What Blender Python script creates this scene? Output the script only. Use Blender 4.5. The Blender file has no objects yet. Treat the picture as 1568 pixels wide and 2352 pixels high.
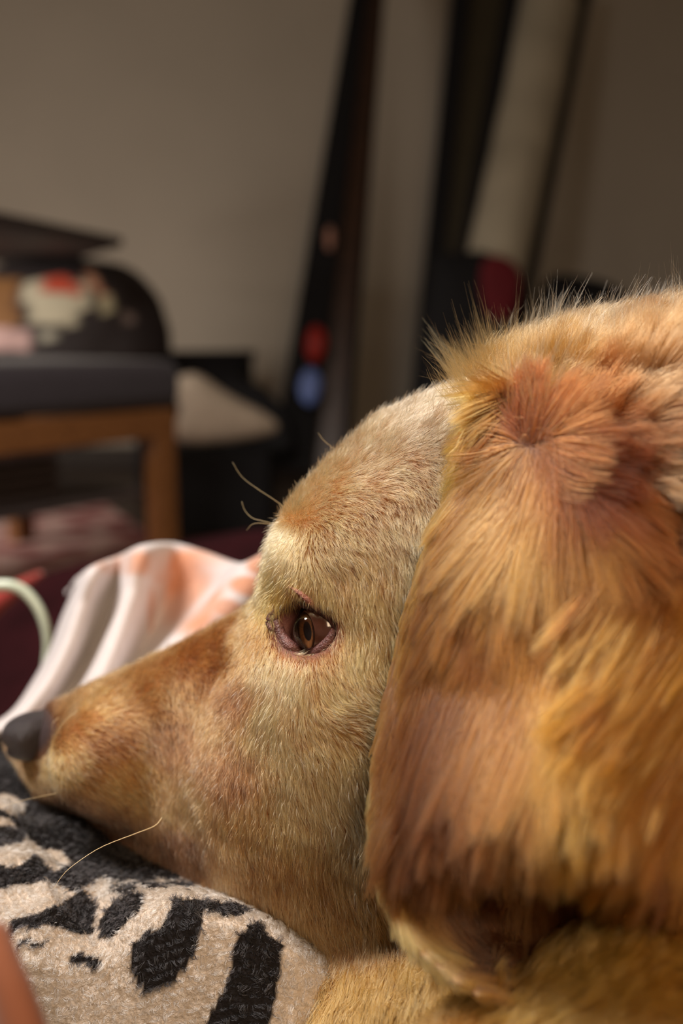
import bpy, math, random
import numpy as np
from mathutils import Vector, Matrix, Euler
from mathutils.bvhtree import BVHTree
from mathutils.kdtree import KDTree

R = np.random.default_rng(7)
random.seed(7)
SC = bpy.context.scene
COL = SC.collection

# ------------------------------------------------------------------ camera
F = 2100.0                       # focal length in pixels of the 1568x2352 frame
PITCH = math.radians(11.0)
CAMH = 0.56
CAM = np.array([0.0, 0.0, CAMH])
AX = np.array([1.0, 0, 0])
AU = np.array([0.0, math.sin(PITCH), math.cos(PITCH)])
AD = np.array([0.0, math.cos(PITCH), -math.sin(PITCH)])
FOCUS = 0.292
cam_d = bpy.data.cameras.new('camera')
cam = bpy.data.objects.new('camera', cam_d)
COL.objects.link(cam)
cam.location = CAM
cam.rotation_euler = (math.radians(90) - PITCH, 0, 0)
cam_d.sensor_fit = 'VERTICAL'
cam_d.sensor_height = 36.0
cam_d.lens = F / 2352 * 36.0
cam_d.clip_start = 0.02
cam_d.dof.use_dof = True
cam_d.dof.focus_distance = FOCUS
cam_d.dof.aperture_fstop = 4.9
SC.camera = cam

# ------------------------------------------------------------------ world and light
w = bpy.data.worlds.new('world')
SC.world = w
w.use_nodes = True
w.node_tree.nodes['Background'].inputs[0].default_value = (0.9, 0.75, 0.6, 1)
w.node_tree.nodes['Background'].inputs[1].default_value = 0.03
SC.view_settings.view_transform = 'Standard'
SC.view_settings.look = 'None'
SC.view_settings.gamma = 1.0
SC.view_settings.use_curve_mapping = False
SC.view_settings.exposure = 0.0
SC.cycles.max_bounces = 5
SC.cycles.diffuse_bounces = 3
SC.cycles.glossy_bounces = 3
SC.cycles.transmission_bounces = 4
SC.cycles.adaptive_threshold = 0.03
SC.cycles.transparent_max_bounces = 6
SC.cycles.use_denoising = True


def area(name, loc, target, size, power, col, sy=None):
    d = bpy.data.lights.new(name, 'AREA')
    d.energy = power
    d.color = col
    d.size = size
    if sy:
        d.shape = 'RECTANGLE'
        d.size_y = sy
    o = bpy.data.objects.new(name, d)
    COL.objects.link(o)
    o.location = loc
    o.rotation_euler = (Vector(target) - Vector(loc)).to_track_quat('-Z', 'Y').to_euler()
    return o


area('room_lamp', (-0.62, 0.42, 1.50), (0.0, 0.4, 0.45), 0.30, 25.0, (1.0, 0.93, 0.87), 0.46)
area('wall_fill', (-1.70, 1.9, 0.65), (-0.3, 3.9, 0.5), 0.45, 12.0, (1.0, 0.92, 0.83), 0.45)  # added light off frame, brightens the left of the back wall
area('camera_fill', (0.35, -0.75, 1.25), (0.0, 0.5, 0.4), 0.50, 11.0, (1.0, 0.72, 0.46), 0.50)  # added unseen fill behind the camera, lifts the faces turned to it


# ------------------------------------------------------------------ helpers
def P(px, py, d):
    """pixel + depth -> world"""
    x = (px - 784.0) / F * d
    y = -(py - 1176.0) / F * d
    return CAM + x * AX + y * AU + d * AD


def cam2world(a):
    a = np.asarray(a, dtype=np.float64)
    return CAM + a[..., 0:1] * AX + a[..., 1:2] * AU + a[..., 2:3] * AD


def world2px(pts):
    r = np.asarray(pts) - CAM
    x = r @ AX; y = r @ AU; d = r @ AD
    d = np.maximum(d, 1e-3)
    return x / d * F + 784.0, -y / d * F + 1176.0, d


def lin(c):
    c = np.asarray(c, float) / 255.0
    return np.where(c <= 0.04045, c / 12.92, ((c + 0.055) / 1.055) ** 2.4)


def tag(o, label=None, cat=None, group=None, kind=None):
    if label: o['label'] = label
    if cat: o['category'] = cat
    if group: o['group'] = group
    if kind: o['kind'] = kind
    return o


def empty(name, loc):
    o = bpy.data.objects.new(name, None)
    o.location = Vector(loc)
    o.empty_display_size = 0.02
    COL.objects.link(o)
    return o


def parent(o, p):
    if p is not None:
        o.parent = p
        o.matrix_parent_inverse = Matrix.Translation(-Vector(p.location)) if p.parent is None else Matrix.Identity(4)
    return o


def mesh_obj(name, verts, faces, mat, par=None, smooth=True, cols=None):
    me = bpy.data.meshes.new(name)
    verts = np.asarray(verts, dtype=np.float32)
    me.from_pydata(verts.tolist(), [], [tuple(int(i) for i in f) for f in faces])
    if smooth:
        me.polygons.foreach_set('use_smooth', np.ones(len(me.polygons), dtype=bool))
    if cols is not None:
        add_cols(me, cols)
    me.materials.append(mat)
    me.update()
    o = bpy.data.objects.new(name, me)
    COL.objects.link(o)
    return parent(o, par)


def quad_obj(name, verts, quads, mat, par=None, cols=None):
    """fast path for big all-quad meshes"""
    me = bpy.data.meshes.new(name)
    verts = np.ascontiguousarray(verts, dtype=np.float32)
    quads = np.ascontiguousarray(quads, dtype=np.int32)
    me.vertices.add(len(verts)); me.vertices.foreach_set('co', verts.ravel())
    me.loops.add(quads.size); me.loops.foreach_set('vertex_index', quads.ravel())
    me.polygons.add(len(quads))
    me.polygons.foreach_set('loop_start', np.arange(0, quads.size, 4, dtype=np.int32))
    me.polygons.foreach_set('loop_total', np.full(len(quads), 4, dtype=np.int32))
    me.polygons.foreach_set('use_smooth', np.ones(len(quads), dtype=bool))
    me.update(calc_edges=True)
    me.validate()
    if cols is not None:
        add_cols(me, cols)
    me.materials.append(mat)
    o = bpy.data.objects.new(name, me)
    COL.objects.link(o)
    return parent(o, par)


def add_cols(me, cols):
    a = me.color_attributes.new('tint', 'FLOAT_COLOR', 'POINT')
    c = np.ones((len(cols), 4), dtype=np.float32)
    c[:, :3] = cols
    a.data.foreach_set('color', c.ravel())


def mat(name, col, rough=0.6, noise=None, spec=0.3, metal=0.0, attr=False, bump=0.0, bscale=200.0, var=0.12, sheen=0.0):
    """procedural material: base colour with a little noise variation, optional bump"""
    m = bpy.data.materials.new(name)
    m.use_nodes = True
    nt = m.node_tree
    b = nt.nodes['Principled BSDF']
    b.inputs['Roughness'].default_value = rough
    b.inputs['Specular IOR Level'].default_value = spec
    b.inputs['Metallic'].default_value = metal
    if sheen:
        b.inputs['Sheen Weight'].default_value = sheen
    tc = nt.nodes.new('ShaderNodeTexCoord')
    nz = nt.nodes.new('ShaderNodeTexNoise')
    nz.inputs['Scale'].default_value = noise or 30.0
    nz.inputs['Detail'].default_value = 5.0
    nt.links.new(tc.outputs['Object'], nz.inputs['Vector'])
    mr = nt.nodes.new('ShaderNodeMapRange')
    mr.inputs['From Min'].default_value = 0.3
    mr.inputs['From Max'].default_value = 0.7
    mr.inputs['To Min'].default_value = 1 - var
    mr.inputs['To Max'].default_value = 1 + var
    nt.links.new(nz.outputs['Fac'], mr.inputs['Value'])
    mx = nt.nodes.new('ShaderNodeVectorMath')
    mx.operation = 'SCALE'
    if attr:
        at = nt.nodes.new('ShaderNodeAttribute')
        at.attribute_name = 'tint'
        nt.links.new(at.outputs['Color'], mx.inputs[0])
    else:
        mx.inputs[0].default_value = tuple(lin(col))
    nt.links.new(mr.outputs['Result'], mx.inputs['Scale'])
    nt.links.new(mx.outputs['Vector'], b.inputs['Base Color'])
    if bump:
        n2 = nt.nodes.new('ShaderNodeTexNoise')
        n2.inputs['Scale'].default_value = bscale
        n2.inputs['Detail'].default_value = 3.0
        nt.links.new(tc.outputs['Object'], n2.inputs['Vector'])
        bp = nt.nodes.new('ShaderNodeBump')
        bp.inputs['Strength'].default_value = bump
        bp.inputs['Distance'].default_value = 0.001
        nt.links.new(n2.outputs['Fac'], bp.inputs['Height'])
        nt.links.new(bp.outputs['Normal'], b.inputs['Normal'])
    return m


def wood(name, c1, c2, rough=0.45, scale=6.0):
    m = bpy.data.materials.new(name)
    m.use_nodes = True
    nt = m.node_tree
    b = nt.nodes['Principled BSDF']
    b.inputs['Roughness'].default_value = rough
    tc = nt.nodes.new('ShaderNodeTexCoord')
    mp = nt.nodes.new('ShaderNodeMapping')
    mp.inputs['Scale'].default_value = (scale, scale * 8, scale * 8)
    nz = nt.nodes.new('ShaderNodeTexNoise')
    nz.inputs['Scale'].default_value = 3.0
    nz.inputs['Detail'].default_value = 6.0
    cr = nt.nodes.new('ShaderNodeValToRGB')
    cr.color_ramp.elements[0].position = 0.35
    cr.color_ramp.elements[1].position = 0.7
    cr.color_ramp.elements[0].color = (*lin(c1), 1)
    cr.color_ramp.elements[1].color = (*lin(c2), 1)
    nt.links.new(tc.outputs['Object'], mp.inputs['Vector'])
    nt.links.new(mp.outputs['Vector'], nz.inputs['Vector'])
    nt.links.new(nz.outputs['Fac'], cr.inputs['Fac'])
    nt.links.new(cr.outputs['Color'], b.inputs['Base Color'])
    return m


def hair_mat(name, rough=0.35, radial=0.6, gain=1.0, root=0.55):
    m = bpy.data.materials.new(name)
    m.use_nodes = True
    nt = m.node_tree
    out = nt.nodes['Material Output']
    nt.nodes.remove(nt.nodes['Principled BSDF'])
    at = nt.nodes.new('ShaderNodeAttribute')
    at.attribute_name = 'tint'
    hi = nt.nodes.new('ShaderNodeHairInfo')
    mr = nt.nodes.new('ShaderNodeMapRange')
    mr.inputs['To Min'].default_value = root * gain
    mr.inputs['To Max'].default_value = 1.0 * gain
    mr.inputs['From Max'].default_value = 0.7
    nt.links.new(hi.outputs['Intercept'], mr.inputs['Value'])
    sc = nt.nodes.new('ShaderNodeVectorMath')
    sc.operation = 'SCALE'
    nt.links.new(at.outputs['Color'], sc.inputs[0])
    nt.links.new(mr.outputs['Result'], sc.inputs['Scale'])
    h = nt.nodes.new('ShaderNodeBsdfHairPrincipled')
    h.parametrization = 'COLOR'
    h.inputs['Roughness'].default_value = rough
    h.inputs['Radial Roughness'].default_value = radial
    nt.links.new(sc.outputs['Vector'], h.inputs['Color'])
    nt.links.new(h.outputs[0], out.inputs['Surface'])
    return m


def curves_obj(name, pts, rad, cols, m, par=None):
    """pts (N,K,3) world, rad (N,K), cols (N,3) -> one hair curves object"""
    N, K, _ = pts.shape
    hc = bpy.data.hair_curves.new(name)
    hc.add_curves([K] * N)
    hc.attributes['position'].data.foreach_set('vector', np.ascontiguousarray(pts, dtype=np.float32).ravel())
    ra = hc.attributes.get('radius') or hc.attributes.new('radius', 'FLOAT', 'POINT')
    ra.data.foreach_set('value', np.ascontiguousarray(rad, dtype=np.float32).ravel())
    ca = hc.attributes.new('tint', 'FLOAT_COLOR', 'CURVE')
    c = np.ones((N, 4), dtype=np.float32)
    c[:, :3] = cols
    ca.data.foreach_set('color', c.ravel())
    hc.materials.append(m)
    o = bpy.data.objects.new(name, hc)
    COL.objects.link(o)
    tag(o, kind='stuff')
    return parent(o, par)


def catmull(pts, n):
    """smooth curve through control points, n samples"""
    p = np.asarray(pts, float)
    p = np.vstack([2 * p[0] - p[1], p, 2 * p[-1] - p[-2]])
    m_ = len(p) - 3
    u = np.linspace(0, m_ - 1e-6, n)
    i = u.astype(int); t = (u - i)[:, None]
    a, b, c, d = p[i], p[i + 1], p[i + 2], p[i + 3]
    return 0.5 * ((2 * b) + (-a + c) * t + (2 * a - 5 * b + 4 * c - d) * t * t + (-a + 3 * b - 3 * c + d) * t ** 3)


def tube(path, rad, sides=10, closed=False):
    """verts, faces of a swept tube; path (n,3), rad scalar or (n,)"""
    path = np.asarray(path, float)
    n = len(path)
    rad = np.broadcast_to(rad, (n,))
    T = np.roll(path, -1, 0) - np.roll(path, 1, 0) if closed else np.gradient(path, axis=0)
    T /= np.linalg.norm(T, axis=1)[:, None] + 1e-12
    ref = np.array([0.13, 0.25, 0.96])
    N0 = np.cross(T, ref); N0 /= np.linalg.norm(N0, axis=1)[:, None] + 1e-12
    B0 = np.cross(T, N0)
    a = np.arange(sides) / sides * 2 * math.pi
    V = path[:, None] + rad[:, None, None] * (np.cos(a)[None, :, None] * N0[:, None] + np.sin(a)[None, :, None] * B0[:, None])
    V = V.reshape(-1, 3)
    Fc = []
    for i in range(n if closed else n - 1):
        j = (i + 1) % n
        for k in range(sides):
            l = (k + 1) % sides
            Fc.append((i * sides + k, i * sides + l, j * sides + l, j * sides + k))
    if not closed:
        Fc.append(tuple(range(sides))[::-1])
        Fc.append(tuple((n - 1) * sides + k for k in range(sides)))
    return V, Fc


def tube_obj(name, path, rad, m, par=None, sides=10, closed=False):
    V, Fc = tube(path, rad, sides, closed)
    return mesh_obj(name, V, Fc, m, par)


def bevel(o, wdt=0.004, seg=2):
    md = o.modifiers.new('bevel', 'BEVEL')
    md.width = wdt
    md.segments = seg
    md.limit_method = 'ANGLE'
    return o


def prism(name, base, up, m, par=None, bev=0.004):
    """prism: base polygon (k,3) swept by the vector up"""
    base = np.asarray(base, float)
    k = len(base)
    V = np.vstack([base, base + np.asarray(up, float)])
    Fc = [tuple(range(k))[::-1], tuple(range(k, 2 * k))] + [(i, (i + 1) % k, k + (i + 1) % k, k + i) for i in range(k)]
    o = mesh_obj(name, V, Fc, m, par, smooth=False)
    return bevel(o, bev) if bev else o


def poly_mask(px, py, poly):
    inside = np.zeros(px.shape, bool)
    n = len(poly)
    for i in range(n):
        x1, y1 = poly[i]; x2, y2 = poly[(i + 1) % n]
        c = ((y1 > py) != (y2 > py)) & (px < (x2 - x1) * (py - y1) / (y2 - y1 + 1e-9) + x1)
        inside ^= c
    return inside


def poly_sdf(px, py, poly):
    d = np.full(px.shape, 1e9)
    n = len(poly)
    for i in range(n):
        x1, y1 = poly[i]; x2, y2 = poly[(i + 1) % n]
        ex, ey = x2 - x1, y2 - y1
        t = np.clip(((px - x1) * ex + (py - y1) * ey) / (ex * ex + ey * ey + 1e-9), 0, 1)
        d = np.minimum(d, (px - x1 - t * ex) ** 2 + (py - y1 - t * ey) ** 2)
    d = np.sqrt(d)
    return np.where(poly_mask(px, py, poly), -d, d)


def vnoise(p, scale, seed=0):
    """cheap smooth 3-D noise, about -1..1"""
    r = np.random.default_rng(seed)
    out = np.zeros(p.shape[:-1])
    for k in range(7):
        d = r.normal(size=3); d /= np.linalg.norm(d)
        d2 = r.normal(size=3); d2 /= np.linalg.norm(d2)
        out += np.sin((p @ d) * scale * (0.7 + 0.25 * k) + r.uniform(0, 6.28) + 1.7 * np.sin((p @ d2) * scale * 0.6 + r.uniform(0, 6)))
    return out / 4.0


# ------------------------------------------------------------------ setting: room
WALLY = 3.9
m_wall = mat('wall_paint', (188, 176, 160), 0.9, noise=3.0, var=0.03, bump=0.1, bscale=300)
m_ceil = mat('ceiling_paint', (200, 195, 185), 0.9, var=0.02)
m_floor = wood('floor_wood', (48, 34, 26), (70, 50, 38), 0.5, 2.0)


def box(name, lo, hi, m, par=None, bev=0.0):
    (a, b, c), (d, e, f) = lo, hi
    return prism(name, [(a, b, c), (d, b, c), (d, e, c), (a, e, c)], (0, 0, f - c), m, par, bev)


for nm, lo, hi, mm in (('floor', (-2.6, -1.8, -0.05), (2.6, WALLY, 0), m_floor),
                       ('ceiling', (-2.6, -1.8, 2.4), (2.6, WALLY, 2.45), m_ceil),
                       ('wall_back', (-2.65, WALLY, -0.05), (2.65, WALLY + 0.05, 2.45), m_wall),
                       ('wall_left', (-2.65, -1.8, -0.05), (-2.6, WALLY, 2.45), m_wall),
                       ('wall_right', (2.6, -1.8, -0.05), (2.65, WALLY, 2.45), m_wall),
                       ('wall_front', (-2.65, -1.85, -0.05), (2.65, -1.8, 2.45), m_wall)):
    tag(box(nm, lo, hi, mm), kind='structure')
m_base = mat('baseboard_paint', (60, 48, 40), 0.5)
tag(box('baseboard_back', (-2.6, WALLY - 0.015, 0), (2.6, WALLY, 0.09), m_base), kind='structure')

# ------------------------------------------------------------------ the dog: implicit surface in camera-aligned metres
PSI = math.radians(25)
A_ = np.array([-math.cos(PSI), 0, math.sin(PSI)])      # forward to the nose
W_ = np.array([-math.sin(PSI), 0, -math.cos(PSI)])     # lateral, towards the camera
P0 = np.array([(715 - 784) / F * .357, -(1400 - 1176) / F * .357, .357])


def mid(px, py):
    r = np.array([(px - 784) / F, -(py - 1176) / F, 1.0])
    q = r * (P0 @ W_) / (r @ W_) - P0
    return q @ A_, q[1]


def prof(lst):
    a = np.array([mid(*q) for q in lst])
    i = np.argsort(a[:, 0])
    return a[i, 0], a[i, 1]


top_px = [(22, 1690), (36, 1662), (75, 1640), (120, 1618), (165, 1600), (230, 1566), (330, 1524), (450, 1468), (545, 1418), (605, 1385),
          (668, 1330), (700, 1250), (726, 1170), (768, 1100), (825, 1032), (905, 962), (1000, 925), (1100, 905), (1200, 905), (1320, 930), (1450, 1000)]
bot_px = [(22, 1705), (40, 1735), (75, 1765), (110, 1795), (200, 1832), (300, 1868), (380, 1900), (450, 1950), (560, 2030), (700, 2110),
          (860, 2150), (1000, 2150), (1200, 2060), (1450, 1900)]
jaw_px = [(100, 1850), (115, 1900), (180, 1950), (300, 1990), (450, 2020), (600, 2080), (750, 2130), (900, 2150)]
TT, TV = prof(top_px)
BT, BV = prof(bot_px)
JT, JV = prof(jaw_px)
t_of = lambda px, py: mid(px, py)[0]
HT = np.array([t_of(1450, 1500), t_of(1200, 1400), t_of(1000, 1300), t_of(850, 1300), t_of(700, 1400), t_of(600, 1500), t_of(480, 1600), t_of(300, 1700), t_of(160, 1720), t_of(110, 1720), t_of(60, 1700), t_of(22, 1695)])
HW = np.array([0.040, 0.054, 0.060, 0.057, 0.048, 0.038, 0.033, 0.028, 0.022, 0.015, 0.009, 0.004])
i_ = np.argsort(HT); HT = HT[i_]; HW = HW[i_]

EAR = [(1105, 925), (1075, 1010), (1040, 1110), (1000, 1190), (958, 1290), (925, 1390), (900, 1500), (875, 1610), (855, 1710), (843, 1820),
       (842, 1930), (858, 2030), (893, 2115), (950, 2190), (1030, 2260), (1100, 2300), (1180, 2300), (1270, 2250), (1380, 2190), (1480, 2160),
       (1600, 2110), (1740, 1960), (1800, 1700), (1760, 1450), (1640, 1250), (1480, 1120), (1350, 1010), (1230, 900), (1150, 880)]
EAR_D = [(1130, 900, .262), (1060, 1060, .266), (1250, 1000, .240), (960, 1280, .265), (1150, 1250, .236), (1400, 1250, .222), (1600, 1350, .222),
         (890, 1520, .268), (1000, 1550, .243), (1200, 1600, .215), (1400, 1600, .206), (1600, 1650, .206), (845, 1750, .259), (950, 1800, .236),
         (835, 1950, .247), (880, 1930, .240), (1050, 1900, .219), (1250, 1850, .204), (1500, 1900, .200), (1700, 1800, .205), (860, 2080, .233),
         (950, 2200, .218), (1090, 2300, .206), (1000, 2070, .240), (1120, 2150, .248), (1260, 2120, .244), (1400, 2060, .228), (1300, 2220, .240), (1500, 2120, .220), (1060, 1970, .238), (1180, 1970, .236), (1320, 1990, .226)]
ed = np.array(EAR_D)
ed[:, 2] += np.interp(ed[:, 2], [.195, .235, .27], [.016, .012, .004])
X = ed[:, :2] / 500.0
rr = np.linalg.norm(X[:, None] - X[None], axis=2)
K_ = rr ** 2 * np.log(rr + 1e-9) + 0.002 * np.eye(len(X))
Q_ = np.hstack([np.ones((len(X), 1)), X])
M_ = np.block([[K_, Q_], [Q_.T, np.zeros((3, 3))]])
sol = np.linalg.solve(M_, np.concatenate([ed[:, 2], np.zeros(3)]))
gx = np.arange(700, 2100, 8.0); gy = np.arange(700, 2500, 8.0)
GX, GY = np.meshgrid(gx, gy, indexing='ij')
xx = np.stack([GX, GY], -1) / 500.0
rr = np.linalg.norm(xx[:, :, None] - X[None, None], axis=3)
EARZ = (rr ** 2 * np.log(rr + 1e-9)) @ sol[:-3] + sol[-3] + xx @ sol[-2:]
EARS = poly_sdf(GX, GY, EAR)


def look2(arr, px, py):
    u = np.clip((px - 700) / 8.0, 0, arr.shape[0] - 1.001); v = np.clip((py - 700) / 8.0, 0, arr.shape[1] - 1.001)
    i = u.astype(np.int32); j = v.astype(np.int32); u = u - i; v = v - j
    return (arr[i, j] * (1 - u) * (1 - v) + arr[i + 1, j] * u * (1 - v) + arr[i, j + 1] * (1 - u) * v + arr[i + 1, j + 1] * u * v)


def smin(a, b, k):
    h = np.clip(0.5 + 0.5 * (b - a) / k, 0, 1)
    return b + (a - b) * h - k * h * (1 - h)


def camp(px, py, d):
    return np.array([(px - 784) / F * d, -(py - 1176) / F * d, d])


def capsule(x, y, z, p, q, r1, r2):
    e = q - p
    t = np.clip(((x - p[0]) * e[0] + (y - p[1]) * e[1] + (z - p[2]) * e[2]) / (e @ e), 0, 1)
    return np.sqrt((x - p[0] - t * e[0]) ** 2 + (y - p[1] - t * e[1]) ** 2 + (z - p[2] - t * e[2]) ** 2) - (r1 + (r2 - r1) * t)


def sphere(x, y, z, c, r):
    return np.sqrt((x - c[0]) ** 2 + (y - c[1]) ** 2 + (z - c[2]) ** 2) - r


NECK = [camp(1210, 1330, .345), camp(1500, 1290, .315), camp(1830, 1330, .300), camp(2250, 1500, .300)]
NR = [.055, .0700, .082, .085]
EYE_C = camp(749, 1443, .3000)


def dist_parts(x, y, z):
    rx, ry, rz = x - P0[0], y - P0[1], z - P0[2]
    t = rx * A_[0] + rz * A_[2]
    w_ = rx * W_[0] + rz * W_[2]
    tp = np.interp(t, TT, TV); bt = np.interp(t, BT, BV)
    hw = np.interp(t, HT, HW)
    c = (tp + bt) / 2; h = np.maximum((tp - bt) / 2, 0.001)
    n = np.where(ry > c, 2.25, 3.2)
    g = ((np.abs(ry - c) / h) ** n + (np.abs(w_) / hw) ** n) ** (1 / n)
    dh = (g - 1) * np.minimum(h, hw) * 0.9
    dh = np.maximum(dh, t - TT[-1]); dh = np.maximum(dh, TT[0] - t)
    # lower jaw
    jb = np.interp(t, JT, JV)
    jt = jb + 0.03
    jw = np.interp(t, [t_of(900, 2000), t_of(500, 1950), t_of(250, 1950), t_of(100, 1870)], [0.04, 0.028, 0.018, 0.008]) if False else \
        np.interp(-t, [-t_of(100, 1870), -t_of(250, 1950), -t_of(500, 1950), -t_of(900, 2000)], [0.008, 0.014, 0.025, 0.036])
    c = (jt + jb) / 2; h = (jt - jb) / 2
    g = (((ry - c) / h) ** 2 + (w_ / jw) ** 2) ** 0.5
    dj = (g - 1) * 0.013
    dj = np.maximum(dj, t - JT[-1])
    d = smin(dh, dj, 0.006)
    # brow, cheek, muzzle pad
    d = smin(d, sphere(x, y, z, camp(790, 1290, .312), .019), 0.022)
    d = smin(d, sphere(x, y, z, camp(800, 1620, .322), .034), 0.020)
    d = smin(d, sphere(x, y, z, camp(700, 1800, .336), .0360), 0.018)
    d = smin(d, sphere(x, y, z, camp(238, 1738, .366), .0200), 0.012)
    # socket hollow in front of the eye
    s = sphere(x, y, z, camp(672, 1440, .2950), .0062)
    d = -smin(-d, s, 0.006)
    s = sphere(x, y, z, EYE_C, .0114)
    d = -smin(-d, s, 0.004)
    head = d
    neck = None
    for i in range(3):
        c_ = capsule(x, y, z, NECK[i], NECK[i + 1], NR[i], NR[i + 1])
        neck = c_ if neck is None else smin(neck, c_, 0.02)
    leg = capsule(x, y, z, camp(1150, 2560, .235), camp(1750, 2330, .235), .026, .038)
    chest = capsule(x, y, z, camp(760, 2480, .315), camp(1300, 2350, .29), .038, .050)
    leg = smin(leg, chest, 0.012)
    zz = np.maximum(z, 0.05)
    px = x / zz * F + 784; py = -y / zz * F + 1176
    s2 = look2(EARS, px, py) * zz / F
    dz = np.abs(z - look2(EARZ, px, py) - 0.004) - 0.0032
    dz = dz * 0.85
    k = 0.004
    ear = np.maximum(dz, s2) + 0.0
    ear = np.where((dz > -k) & (s2 > -k), np.sqrt(np.maximum(dz + k, 0) ** 2 + np.maximum(s2 + k, 0) ** 2) - k, ear)
    return head, neck, leg, ear


def dog_field(x, y, z):
    head, neck, leg, ear = dist_parts(x, y, z)
    d = smin(head, neck, 0.025)
    d = smin(d, leg, 0.010)
    d = smin(d, ear, 0.003)
    return d


def surface_nets(f, o, h):
    ins = f < 0
    sh = tuple(s - 1 for s in f.shape)
    cnt = np.zeros(sh, np.int16)
    for a in (0, 1):
        for b in (0, 1):
            for c in (0, 1):
                cnt += ins[a:a + sh[0], b:b + sh[1], c:c + sh[2]]
    cell = np.argwhere((cnt > 0) & (cnt < 8))
    idx = np.full(sh, -1, np.int32)
    idx[cell[:, 0], cell[:, 1], cell[:, 2]] = np.arange(len(cell))
    acc = np.zeros((len(cell), 3)); num = np.zeros(len(cell))
    for ax in range(3):
        o1, o2 = [k for k in range(3) if k != ax]
        for a in (0, 1):
            for b in (0, 1):
                s = cell.copy(); s[:, o1] += a; s[:, o2] += b
                e = s.copy(); e[:, ax] += 1
                fs = f[s[:, 0], s[:, 1], s[:, 2]]; fe = f[e[:, 0], e[:, 1], e[:, 2]]
                m_ = (fs < 0) != (fe < 0)
                t = np.where(m_, fs / np.where(m_, fs - fe, 1), 0)
                p = (s - cell).astype(float); p[:, ax] += t
                acc += p * m_[:, None]; num += m_
    V = (cell + acc / num[:, None]) * h + o
    quads = []
    for ax in range(3):
        o1, o2 = [k for k in range(3) if k != ax]
        sl1 = [slice(None)] * 3; sl2 = [slice(None)] * 3
        sl1[ax] = slice(0, -1); sl2[ax] = slice(1, None)
        a = ins[tuple(sl1)]; b = ins[tuple(sl2)]
        e = np.argwhere(a != b)
        e = e[(e[:, o1] > 0) & (e[:, o2] > 0) & (e[:, o1] < f.shape[o1] - 1) & (e[:, o2] < f.shape[o2] - 1)]
        fl = a[e[:, 0], e[:, 1], e[:, 2]]
        c = []
        for (da, db) in ((0, 0), (-1, 0), (-1, -1), (0, -1)):
            q = e.copy(); q[:, o1] += da; q[:, o2] += db
            c.append(idx[q[:, 0], q[:, 1], q[:, 2]])
        c = np.stack(c, 1)
        if ax == 1:
            fl = ~fl
        c[fl] = c[fl][:, ::-1]
        quads.append(c)
    q = np.vstack(quads)
    return V, q[(q >= 0).all(1)]


HV = 0.0018
lo = np.array([-.170, -.205, .175]); hi = np.array([.330, .108, .478])
n3 = ((hi - lo) / HV).astype(int)
xs = (lo[0] + HV * np.arange(n3[0])).astype(np.float32)
ys = (lo[1] + HV * np.arange(n3[1])).astype(np.float32)
zs = (lo[2] + HV * np.arange(n3[2])).astype(np.float32)
fld = np.empty(tuple(n3), np.float32)
for i in range(0, n3[0], 40):
    gxx, gyy, gzz = np.meshgrid(xs[i:i + 40], ys, zs, indexing='ij')
    fld[i:i + 40] = dog_field(gxx, gyy, gzz)
fld[[0, -1]] = .01; fld[:, [0, -1]] = .01; fld[:, :, [0, -1]] = .01
DV, DQ = surface_nets(fld, lo, HV)
del fld
# drop loose islands is not needed: all parts overlap.  two relaxation passes take the grid out of it
for _ in range(2):
    s = np.zeros_like(DV); c = np.zeros(len(DV))
    for a, b in ((0, 1), (1, 2), (2, 3), (3, 0)):
        np.add.at(s, DQ[:, a], DV[DQ[:, b]]); np.add.at(c, DQ[:, a], 1)
        np.add.at(s, DQ[:, b], DV[DQ[:, a]]); np.add.at(c, DQ[:, b], 1)
    DV = DV * 0.5 + 0.5 * s / np.maximum(c, 1)[:, None]
hd, nk, lg, er = dist_parts(DV[:, 0], DV[:, 1], DV[:, 2])
REG = np.argmin(np.stack([hd, nk, lg, er + 0.0005]), axis=0)      # 0 head 1 neck 2 leg 3 ear
DW = cam2world(DV)
fn = np.cross(DW[DQ[:, 2]] - DW[DQ[:, 0]], DW[DQ[:, 3]] - DW[DQ[:, 1]])
VN = np.zeros_like(DW)
for k in range(4):
    np.add.at(VN, DQ[:, k], fn)
VN /= np.linalg.norm(VN, axis=1)[:, None] + 1e-12

# ------------------------------------------------------------------ coat colour, flow and length guides (pixel, value)
def idw(px, py, G, vals, p=3.0):
    out = np.zeros((len(px), vals.shape[1])); ws = np.zeros(len(px))
    for (gx_, gy_), v in zip(G, vals):
        d = ((px - gx_) ** 2 + (py - gy_) ** 2 + 400.0) ** (-p / 2)
        out += d[:, None] * v; ws += d
    return out / ws[:, None]


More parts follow.
